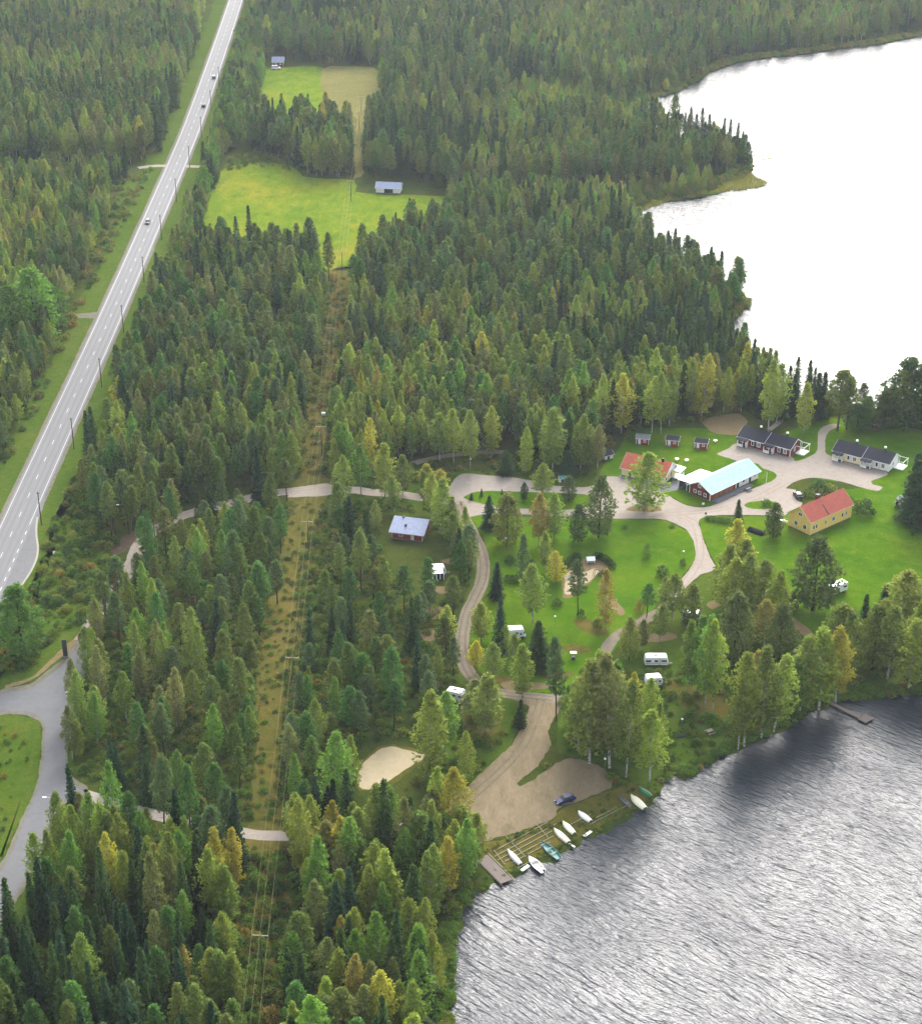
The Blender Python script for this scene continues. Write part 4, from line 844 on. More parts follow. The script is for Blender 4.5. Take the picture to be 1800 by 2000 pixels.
# jetty on the right
a, b = G(1618, 1372), G(1678, 1402); d = b-a; an = math.atan2(d[1], d[0]); L = float(np.linalg.norm(d))
t = thing('jetty', 'narrow grey jetty with a wider end below the birches', 'jetty', (a[0], a[1], 0), an)
pl = MB(); k = 0
while k*0.3 < L: pl.box(k*.3, k*.3+.26, -.55, .55, .12, .18); k += 1
obj('planking', pl, 'ramp_wood', t)
pl = MB()
for k in range(9): pl.box(L+.02+k*.26, L+.24+k*.26, -.9, 2.2, .12, .18)
obj('end_platform', pl, 'ramp_wood', t)
for x_, y_ in ((1.5, -.5), (1.5, .5), (4, -.5), (4, .5), (L+.2, -.8), (L+2, -.8), (L+.2, 2.0), (L+2, 2.0)): obj('pile', MB().cyl((x_, y_, -1.6), (x_, y_, .3), .07, .07, 6), 'old_wood', t)

# ------------------------------------------------------------ poles, lamps, small things
def base(px): p = G(*px); return (p[0], p[1], 0)
hwp = [(-115.5, 445.2), (-116.0, 495.1), (-116.0, 542.3), (-117.0, 590.9), (-117.8, 642.1), (-118.6, 692), (-119.6, 742)]
names = ['nearest the bus bay', 'second up the highway', 'third up the highway', 'fourth up the highway', 'fifth up the highway', 'sixth up the highway', 'seventh up the highway', 'eighth up the highway', 'ninth up the highway', 'tenth up the highway', 'farthest up the highway']
for k in range(4):
    y = 792+50*k; i = int(np.argmin(np.abs(Q[:, 1]-y))); i2 = int(np.argmin(np.abs(Q[:, 1]-690)))
    hwp.append((float(Q[i, 0]+6.6), y))
for i, (x, y) in enumerate(hwp):
    t = thing('telephone_pole', 'wooden roadside pole, '+names[i], 'pole', (x, y, 0), 0, 'wooden poles along the right side of the highway')
    obj('shaft', MB().cyl((0, 0, 0), (0, 0, 10.3), .17, .12, 8), 'pole_wood', t)
    obj('crossarm', MB().box(-.45, .45, -.05, .05, 9.75, 9.87), 'pole_wood', t)
def cable(pts, z, sag, name, label, r=0.018, mat='dark_trim', n=8, offs=(0, 0)):
    mb = MB()
    for (x0, y0), (x1, y1) in zip(pts[:-1], pts[1:]):
        pr = None
        for k in range(n+1):
            t = k/n; q = (x0+(x1-x0)*t+offs[0], y0+(y1-y0)*t+offs[1], z-4*sag*t*(1-t))
            if pr: mb.cyl(pr, q, r, r, 4, False)
            pr = q
    o = obj(name, mb, mat); tag(o, label, 'cable'); return o
cable(hwp, 9.95, 0.8, 'telephone_cable', 'thin dark cable strung along the roadside poles')
pp = [(513, 1905), (574, 1352), (603, 1080), (629, 890), (648, 692), (669, 540), (686, 395), (702, 258), (706, 226)]
pl_ = ['nearest, over the bottom trees', 'in the heath between the pines', 'left of the red cabin', 'above the gravel track', 'high up in the middle wood', 'at the near edge of the large field', 'standing in the large field', 'in the narrow clearing between the fields', 'farthest, by the stubble field']
pg = [tuple(G(*p)) for p in pp]
for i, (x, y) in enumerate(pg):
    t = thing('power_pole', 'wooden power pole with a wide crossarm, '+pl_[i], 'pole', (x, y, 0), -0.08, 'power poles in the clearing')
    obj('shaft', MB().cyl((0, 0, 0), (0, 0, 9.7), .15, .1, 8), 'old_wood', t)
    cr = obj('crossarm', MB().box(-1.6, 1.6, -.07, .07, 9.37, 9.5), 'pale_wood', t)
    for xx in (-1.5, 0, 1.5): obj('insulator', MB().cyl((xx, 0, 9.5), (xx, 0, 9.82), .07, .05, 8), 'galvanised', cr)
pgx = [(pg[0][0]+(pg[0][0]-pg[1][0])*.75, pg[0][1]+(pg[0][1]-pg[1][1])*.75)]+pg
for xx, nm in ((-1.5, 'left'), (0, 'middle'), (1.5, 'right')):
    cable(pgx, 9.88, 0.9, 'power_cable', nm+' wire of the power line above the clearing', r=0.017, mat='wire_metal', offs=(xx, 0))
def lamp(px, label, h=7.0, arm=1.2, ang=math.pi):
    t = thing('street_lamp', label, 'street lamp', base(px), ang, 'street lamps')
    obj('post', MB().cyl((0, 0, 0), (0, 0, h), .09, .06, 8), 'pole_wood', t)
    obj('arm', MB().bar((0, 0, h-.1), (arm, 0, h+.1), .06, .06), 'galvanised', t)
    obj('lamp_head', MB().box(arm-.1, arm+.7, -.16, .16, h+.02, h+.18), 'white_vinyl', t, bevel=0.03)
lamp((150, 1396), 'street lamp over the road junction on the left', 6.0)
lamp((106, 1596), 'street lamp at the lower side road fork', 5.0)
lamp((227, 1044), 'tall pale lamp post behind the bus bay in the trees', 9.0, 0.9, 0.0)
def park_post(px, label, h=3.2):  # low white-topped post, used for camp lamps and electricity posts alike
    t = thing('park_post', label, 'lamp', base(px), 0, 'low white lamps on the camp')
    obj('post', MB().cyl((0, 0, 0), (0, 0, h), .06, .05, 8), 'galvanised', t)
    obj('globe', MB().dome((0, 0, h), .3, .3).cyl((0, 0, h-.15), (0, 0, h), .12, .3, 12), 'white_vinyl', t)
for px, lb in (((1333, 1098), 'white-topped lamp in a small shrub at the lawn edge left of the gravel fork'), ((1330, 1428), 'white-topped lamp near the shore left of the picnic table'), ((987, 1072), 'white-topped electricity post on the upper left of the camp lawn'),
               ((1171, 1166), 'white-topped electricity post below the play sand'), ((1083, 1226), 'white-topped electricity post in the middle of the camp lawn'), ((919, 916), 'white-topped lamp above the gravel yard'), ((1180, 1506), 'white-topped lamp at the right end of the parking ground')):
    park_post(px, lb)
t = thing('flag_pole', 'tall white flag pole in front of the yellow house drive', 'flag pole', base((1492, 984)))
obj('pole', MB().cyl((0, 0, 0), (0, 0, 10.0), .09, .05, 8), 'white_vinyl', t)
obj('finial', MB().dome((0, 0, 10.0), .13, .16), 'glass_orange', t); obj('foot', MB().box(-.2, .2, -.2, .2, 0, .5), 'concrete', t)
t = thing('information_pillar', 'dark upright roadside pillar at the road bend', 'pillar', base((129, 1284)))
obj('panel', MB().box(-.55, .55, -.18, .18, .5, 5.0), 'dark_panel', t, bevel=0.03); obj('plinth', MB().box(-.75, .75, -.4, .4, 0, .5), 'concrete', t)
t = thing('road_marker', 'white bent road marker in the grass by the bus bay', 'marker', base((107, 1089)), 0.3)
obj('post', MB().cyl((0, 0, 0), (0, 0, 1.5), .06, .06, 6), 'galvanised', t); obj('board', MB().box(-.3, .3, -.04, .04, 1.0, 1.9), 'white_vinyl', t)
for px, lb in (((137, 1344), 'short white reflector post at the junction'),):
    t = thing('reflector_post', lb, 'post', base((163, 1358))); obj('post', MB().box(-.08, .08, -.04, .04, 0, 1.1), 'white_vinyl', t); obj('band', MB().box(-.085, .085, -.05, .05, .75, .95), 'dark_trim', t)
t = thing('tarpaulin_pile', 'low black tarpaulin-covered pile on the grass left of the yellow house', 'covered pile', base((1476, 1040)), R(-40))
obj('cover', MB().extrude_x([(-1.0, 0.02), (1.0, 0.02), (.9, .7), (.3, 1.05), (-.4, 1.0), (-.95, .6)], -2.4, 2.4), 'black_tarp', t, bevel=0.12)
t = thing('garden_set', 'white garden table with a bench at the corner of the yellow house', 'garden furniture', base((1527, 1020)), 0.4)
obj('table', MB().box(-.6, .6, -.4, .4, .7, .76).box(-.05, .05, -.05, .05, 0, .7), 'white_paint', t); obj('bench', MB().box(-.8, .8, -1.2, -.8, .42, .48).box(-.8, .8, -1.25, -1.2, .5, 1.0).box(-.7, -.6, -1.2, -.8, 0, .42).box(.6, .7, -1.2, -.8, 0, .42), 'white_paint', t)
def picnic(px, label, an=0.3, mat='pale_wood', grp='picnic tables'):
    t = thing('picnic_table', label, 'picnic table', base(px), an, grp)
    obj('table_top', MB().box(-1.0, 1.0, -.42, .42, .72, .78), mat, t)
    for s_ in (-1, 1): obj('bench', MB().box(-1.0, 1.0, s_*.85-.15, s_*.85+.15, .42, .47), mat, t)
    for x_ in (-.75, .75): obj('leg', MB().bar((x_, -.8, 0), (x_, .35, .72), .07, .1).bar((x_, .8, 0), (x_, -.35, .72), .07, .1).bar((x_, -.95, .4), (x_, .95, .4), .05, .1), mat, t)
picnic((1386, 1432), 'grey wooden picnic table on the shore grass among the birches', 0.5)
picnic((1460, 958), 'picnic table on the grass by the white end of the long barn', 0.75, 'grey_deck')
t = thing('upturned_dinghy', 'small dark dinghy lying on the shore grass left of the picnic table', 'dinghy', base((1330, 1437)), 0.25)
obj('hull', hull_mb(2.8, 1.3, .5, flip=True), 'grey_plastic', t); obj('keel', MB().bar((-1.2, 0, .63), (1.0, 0, .6), .05, .06), 'dark_trim', t)
t = thing('play_house', 'small white play hut at the top of the play sand', 'play hut', base((1147, 1102)), 0.1)
gable(t, 1.8, 1.5, 1.2, 1.8, 'pale_wood', 'white_sheet', .2, .2, t=.06)
t = thing('slide', 'metal play slide with a ladder on the play sand', 'slide', base((1162, 1124)), R(50))
obj('chute', MB().bar((-.2, 0, 1.9), (2.6, 0, .25), .5, .05).bar((-.2, -.27, 1.98), (2.6, -.27, .33), .04, .2).bar((-.2, .27, 1.98), (2.6, .27, .33), .04, .2), 'galvanised', t)
obj('ladder', MB().bar((-.2, -.25, 1.9), (-1.0, -.25, 0), .06, .06).bar((-.2, .25, 1.9), (-1.0, .25, 0), .06, .06).bar((-.6, -.25, .9), (-.6, .25, .9), .05, .05).bar((-.8, -.25, .5), (-.8, .25, .5), .05, .05).bar((-.4, -.25, 1.4), (-.4, .25, 1.4), .05, .05), 'dark_trim', t)
t = thing('bench', 'long wooden bench at the left of the play sand', 'bench', base((1108, 1132)), 0.0)
obj('seat', MB().box(-1.1, 1.1, -.2, .2, .42, .48), 'trim_white', t); obj('backrest', MB().box(-1.1, 1.1, .2, .25, .55, .85), 'trim_white', t)
for x_ in (-.9, .9): obj('leg', MB().box(x_-.05, x_+.05, -.18, .22, 0, .55), 'old_wood', t)
t = thing('grill_shelter', 'small white-topped barbecue stand on the lower camp lawn', 'barbecue', base((1119, 1288)))
obj('roof', MB().box(-.75, .75, -.55, .55, 1.9, 2.0), 'white_vinyl', t, bevel=.03)
for x_, y_ in ((-.65, -.45), (.65, -.45), (-.65, .45), (.65, .45)): obj('post', MB().cyl((x_, y_, 0), (x_, y_, 1.9), .04, .04, 6), 'galvanised', t)
obj('hearth', MB().box(-.4, .4, -.3, .3, 0, .8), 'dark_trim', t)
t = thing('low_shed', 'small pale service hut at the top edge of the gravel yard', 'hut', base((1092, 944)), 0.1)
gable(t, 2.0, 1.5, 1.5, 2.0, 'trim_white', 'teal_paint', .15, .15, t=.06); door(t, 'f', 2.0, 1.5, .6, .3, .7, 1.15, 'dark_trim')
for px, lb in (((1372, 992), 'white sign post on the grass tip below the long barn'), ((1377, 1011), 'dark signboard post by the gravel fork below the barn')):
    t = thing('sign_post', lb, 'sign', base(px)); obj('post', MB().cyl((0, 0, 0), (0, 0, 1.5), .05, .05, 6), 'galvanised', t); obj('sign_board', MB().box(-.3, .3, -.03, .03, 1.0, 1.6), 'white_vinyl' if 'white' in lb else 'dark_panel', t)
for i, (px, lb) in enumerate((((1321, 900), 'left white plastic garden table on the grass behind the red-roofed house'), ((1340, 902), 'right white plastic garden table on the grass behind the red-roofed house'), ((1396, 864), 'white garden table beside the rightmost red hut'))):
    t = thing('garden_table', lb, 'garden table', base(px), .4*i, 'white garden tables')
    obj('table_top', MB().cyl((0, 0, .68), (0, 0, .73), .6, .6, 12), 'white_vinyl', t); obj('leg', MB().cyl((0, 0, 0), (0, 0, .68), .08, .08, 6), 'white_vinyl', t)
# hay bale wrap and marker in the power line clearing
t = thing('marker_ball', 'round white wrapped bale in the clearing below the power wires', 'bale', base((632, 812)))
obj('bale', MB().cyl((-.6, 0, .62), (.6, 0, .62), .62, .62, 16), 'white_vinyl', t)

# ------------------------------------------------------------ trees: prototypes
rg = np.random.default_rng(11)
def cards(C, size, lift=0.35, droop=0.0):
    """one rhombic leaf tuft per centre"""
    n = len(C); C = np.asarray(C, float)
    nrm = rg.normal(size=(n, 3)); nrm[:, 2] = np.abs(nrm[:, 2])+lift; nrm /= np.linalg.norm(nrm, axis=1)[:, None]
    r = rg.normal(size=(n, 3)); r[:, 2] -= droop; t1 = np.cross(nrm, r); t1 /= np.linalg.norm(t1, axis=1)[:, None]+1e-9; t2 = np.cross(nrm, t1)
    s = (size*rg.uniform(.6, 1.35, n))[:, None]; q = s*rg.uniform(.5, .95, n)[:, None]
    V = np.stack([C+t1*s, C+t2*q, C-t1*s, C-t2*q], 1).reshape(-1, 3)
    return V
def leaf_mesh(name, C, size, **kw):
    V = cards(C, size, **kw); n = len(V)//4
    me = bpy.data.meshes.new(name); me.vertices.add(len(V)); me.vertices.foreach_set('co', V.astype(np.float32).ravel())
    me.loops.add(4*n); me.loops.foreach_set('vertex_index', np.arange(4*n, dtype=np.int32))
    me.polygons.add(n); me.polygons.foreach_set('loop_start', np.arange(0, 4*n, 4, dtype=np.int32)); me.update(); me.validate()
    me.materials.append(M('foliage')); return me
def clump(c, r, n, flat=0.7):
    p = rg.normal(size=(n, 3)); p /= np.linalg.norm(p, axis=1)[:, None]; p *= (rg.uniform(.35, 1, n)**.5*r)[:, None]; p[:, 2] *= flat
    return p+np.array(c)
def proto_pine(v):
    H = 13.0; z0 = rg.uniform(3.4, 5.0); Rm = rg.uniform(1.95, 2.5); C = []; tr = MB(); lean = rg.normal(0, .15, 2)
    tr.cyl((0, 0, -.2), (lean[0]*.5, lean[1]*.5, H*.5), .16, .11, 7, False).cyl((lean[0]*.5, lean[1]*.5, H*.5), (lean[0], lean[1], H-.3), .11, .03, 6, False)
    nb = 68
    for i in range(nb):
        t = (i+rg.uniform(0, 1))/nb; z = z0+(H-z0)*t; a = i*2.4+rg.uniform(-.4, .4)
        r = Rm*min(1, (t+.22)/.4)*(1-t)**.62*rg.uniform(.62, 1.12)+.12
        up = .35*r; cx, cy = lean*z/H
        e_ = (cx+r*math.cos(a), cy+r*math.sin(a), z+up)
        if i % 3 == 0: tr.cyl((cx, cy, z-.1), e_, .035, .015, 4, False)
        C.append(clump(e_, .50, 18, .66)); C.append(clump((cx+r*.55*math.cos(a), cy+r*.55*math.sin(a), z+up*.5), .45, 9, .8))
    C.append(clump((lean[0], lean[1], H-.2), .32, 12, 1.5))
    for i in range(3):
        a = rg.uniform(0, 6.28); z = z0-rg.uniform(.3, 1.6); tr.cyl((0, 0, z), (math.cos(a)*.9, math.sin(a)*.9, z-.1), .025, .01, 3, False)
    return tr, np.concatenate(C), dict(size=.225, lift=.5)
def proto_spruce(v):
    H = 16.0; Rm = rg.uniform(2.0, 2.45); C = []; tr = MB()
    tr.cyl((0, 0, -.2), (0, 0, H-.2), .18, .02, 7, False); z = .9
    while z < H-.3:
        t = z/H; r = Rm*(1-t)**.72+.06; nb = max(4, int(8*(1-t)+3)); a0 = rg.uniform(0, 6.28)
        for k in range(nb):
            a = a0+6.283*k/nb+rg.uniform(-.25, .25); rr = r*rg.uniform(.75, 1.15)
            m = max(2, int(rr/.28))
            for j in range(m):
                q = (j+.8)/m; C.append(clump((rr*q*math.cos(a), rr*q*math.sin(a), z-.28*rr*q), .22, 4, .45))
        z += .50*(1-t)+.24
    C.append(clump((0, 0, H-.3), .1, 8, 5.0))
    return tr, np.concatenate(C), dict(size=.235, lift=.9)
def proto_birch(v):
    H = 13.5; z0 = rg.uniform(1.2, 3.4); Rm = rg.uniform(1.8, 2.3); C = []; tr = MB(); lean = rg.normal(0, .2, 2)
    tr.cyl((0, 0, -.2), (lean[0]*.5, lean[1]*.5, H*.5), .14, .09, 7, False).cyl((lean[0]*.5, lean[1]*.5, H*.5), (lean[0], lean[1], H-.4), .09, .02, 6, False)
    nb = 104; k1, k2 = rg.uniform(0, 6.28, 2)
    for i in range(nb):
        t = (i+rg.uniform(0, 1))/nb; z = z0+(H-z0)*t; a = i*2.4+rg.uniform(-.5, .5)
        pr = math.sin(math.pi*min(1, (t*.82+.14)))**.8*(1.0 if t < .55 else (1-(t-.55)/.45)**.45*.9+.1)
        r = Rm*pr*rg.uniform(.5, 1.08)*(1+.16*math.sin(2*a+k1)+.12*math.sin(3*z/2+k2)); cx, cy = lean*z/H
        if i % 5 == 0: tr.cyl((cx, cy, z-.5), (cx+r*.8*math.cos(a), cy+r*.8*math.sin(a), z+.2), .03, .012, 4, False)
        C.append(clump((cx+r*math.cos(a), cy+r*math.sin(a), z), .5, 17, 1.2)); C.append(clump((cx+r*.45*math.cos(a), cy+r*.45*math.sin(a), z+.1), .42, 5, 1.1))
    C.append(clump((lean[0], lean[1], H-.35), .3, 14, 1.8))
    return tr, np.concatenate(C), dict(size=.205, lift=.25, droop=.8)
def proto_broad(v):
    H = 11.0; Rm = rg.uniform(2.3, 2.9); C = []; tr = MB(); k1, k2 = rg.uniform(0, 6.28, 2)
    tr.cyl((0, 0, -.2), (0, 0, H*.8), .2, .05, 7, False)
    nb = 150
    for i in range(nb):
        t = (i+rg.uniform(0, 1))/nb; z = .9+(H-1.0)*t; a = i*2.4+rg.uniform(-.5, .5)
        pr = (math.sin(math.pi*min(1, .2+.62*t))**.7)*(1 if t < .5 else (1-(t-.5)/.5)**.5*.88+.12)
        r = Rm*pr*rg.uniform(.55, 1.08)*(1+.14*math.sin(2*a+k1)+.1*math.sin(z+k2))
        if i % 9 == 0: tr.cyl((0, 0, z-.6), (r*.8*math.cos(a), r*.8*math.sin(a), z+.2), .05, .015, 4, False)
        C.append(clump((r*math.cos(a), r*math.sin(a), z), .56, 18, 1.0)); C.append(clump((r*.5*math.cos(a), r*.5*math.sin(a), z+.1), .5, 4, 1.0))
    return tr, np.concatenate(C), dict(size=.215, lift=.3, droop=.4)
def proto_bush(v):
    tr = MB(); C = []
    for k in range(4): a = rg.uniform(0, 6.28); tr.cyl((0, 0, -.1), (.4*math.cos(a), .4*math.sin(a), .7), .03, .01, 4, False)
    for i in range(60):
        a = i*2.4; t = rg.uniform(0, 1); r = .78*math.sqrt(1-t*t)*rg.uniform(.5, 1.1); C.append(clump((r*math.cos(a), r*math.sin(a), .12+.85*t), .2, 7, .9))
    return tr, np.concatenate(C), dict(size=.085, lift=.4)
PROTO = {}
SPEC = {'pine': (proto_pine, 6, 13.0, 'pine_bark', 'pine_tree', 'pine'), 'spruce': (proto_spruce, 4, 16.0, 'dark_bark', 'spruce_tree', 'spruce'),
        'birch': (proto_birch, 6, 13.5, 'birch_bark', 'birch_tree', 'birch'), 'broad': (proto_broad, 4, 11.0, 'dark_bark', 'broadleaf_tree', 'leafy tree'), 'bush': (proto_bush, 4, 1.1, 'dark_bark', 'shrub', 'shrub')}
PCOL = {}
for sp, (fn, nv, H0, bark, nm, w_) in SPEC.items():
    PROTO[sp] = []; pc = bpy.data.collections.new(sp+'_forms'); PCOL[sp] = pc
    for v in range(nv):
        tr, C, kw = fn(v)
        cm = leaf_mesh(nm+'_crown', C, **kw); tm = tr.mesh(nm+'_trunk'); tm.materials.append(M(bark)); PROTO[sp].append((tm, cm))
        # joined form for the uncountable far woods
        V = np.array(tr.v, float); lv = np.empty(len(cm.vertices)*3, np.float32); cm.vertices.foreach_get('co', lv); lv = lv.reshape(-1, 3)
        jm = bpy.data.meshes.new(nm+'_form'); jm.from_pydata([tuple(p) for p in V]+[tuple(map(float, p)) for p in lv], [], tr.f+[tuple(len(V)+4*i+j for j in range(4)) for i in range(len(lv)//4)])
        jm.materials.append(M(bark)); jm.materials.append(M('foliage'))
        mi = np.ones(len(jm.polygons), np.int32); mi[:len(tr.f)] = 0; jm.polygons.foreach_set('material_index', mi); jm.update()
        jo = bpy.data.objects.new(nm+'_form_%02d' % v, jm); pc.objects.link(jo)

LK = 1.12
PAL = {'pine': [('grey-green', (84, 104, 60)), ('olive green', (92, 110, 48)), ('mid green', (74, 108, 48)), ('olive green', (100, 112, 52))],
       'spruce': [('dark green', (54, 78, 38)), ('deep blue-green', (48, 74, 46)), ('dark green', (62, 84, 38))],
       'birch': [('olive green', (110, 126, 52)), ('yellow-green', (127, 140, 54)), ('fresh green', (98, 130, 50)), ('yellowing', (152, 148, 52)), ('orange-tinged', (136, 128, 60)), ('grey-olive', (112, 118, 62))],
       'broad': [('dark olive', (80, 94, 46)), ('fresh green', (88, 122, 44)), ('green', (80, 112, 44)), ('olive green', (108, 120, 50)), ('dark green', (62, 84, 42))],
       'bush': [('dark green', (64, 86, 38)), ('olive green', (106, 114, 46)), ('rusty', (124, 108, 52)), ('green', (86, 114, 40))]}
def pal(sp, word=None, w=None):
    P_ = PAL[sp]
    if word:
        c = [i for i, p in enumerate(P_) if p[0] == word] or [0]; i = random.choice(c)
    else: i = random.choices(range(len(P_)), w or [1]*len(P_))[0]
    k = random.uniform(.78, 1.24); j = [random.uniform(.94, 1.06) for _ in range(3)]
    c = lin(P_[i][1], LK); return P_[i][0], (c[0]*k*j[0], c[1]*k*j[1], c[2]*k*j[2])

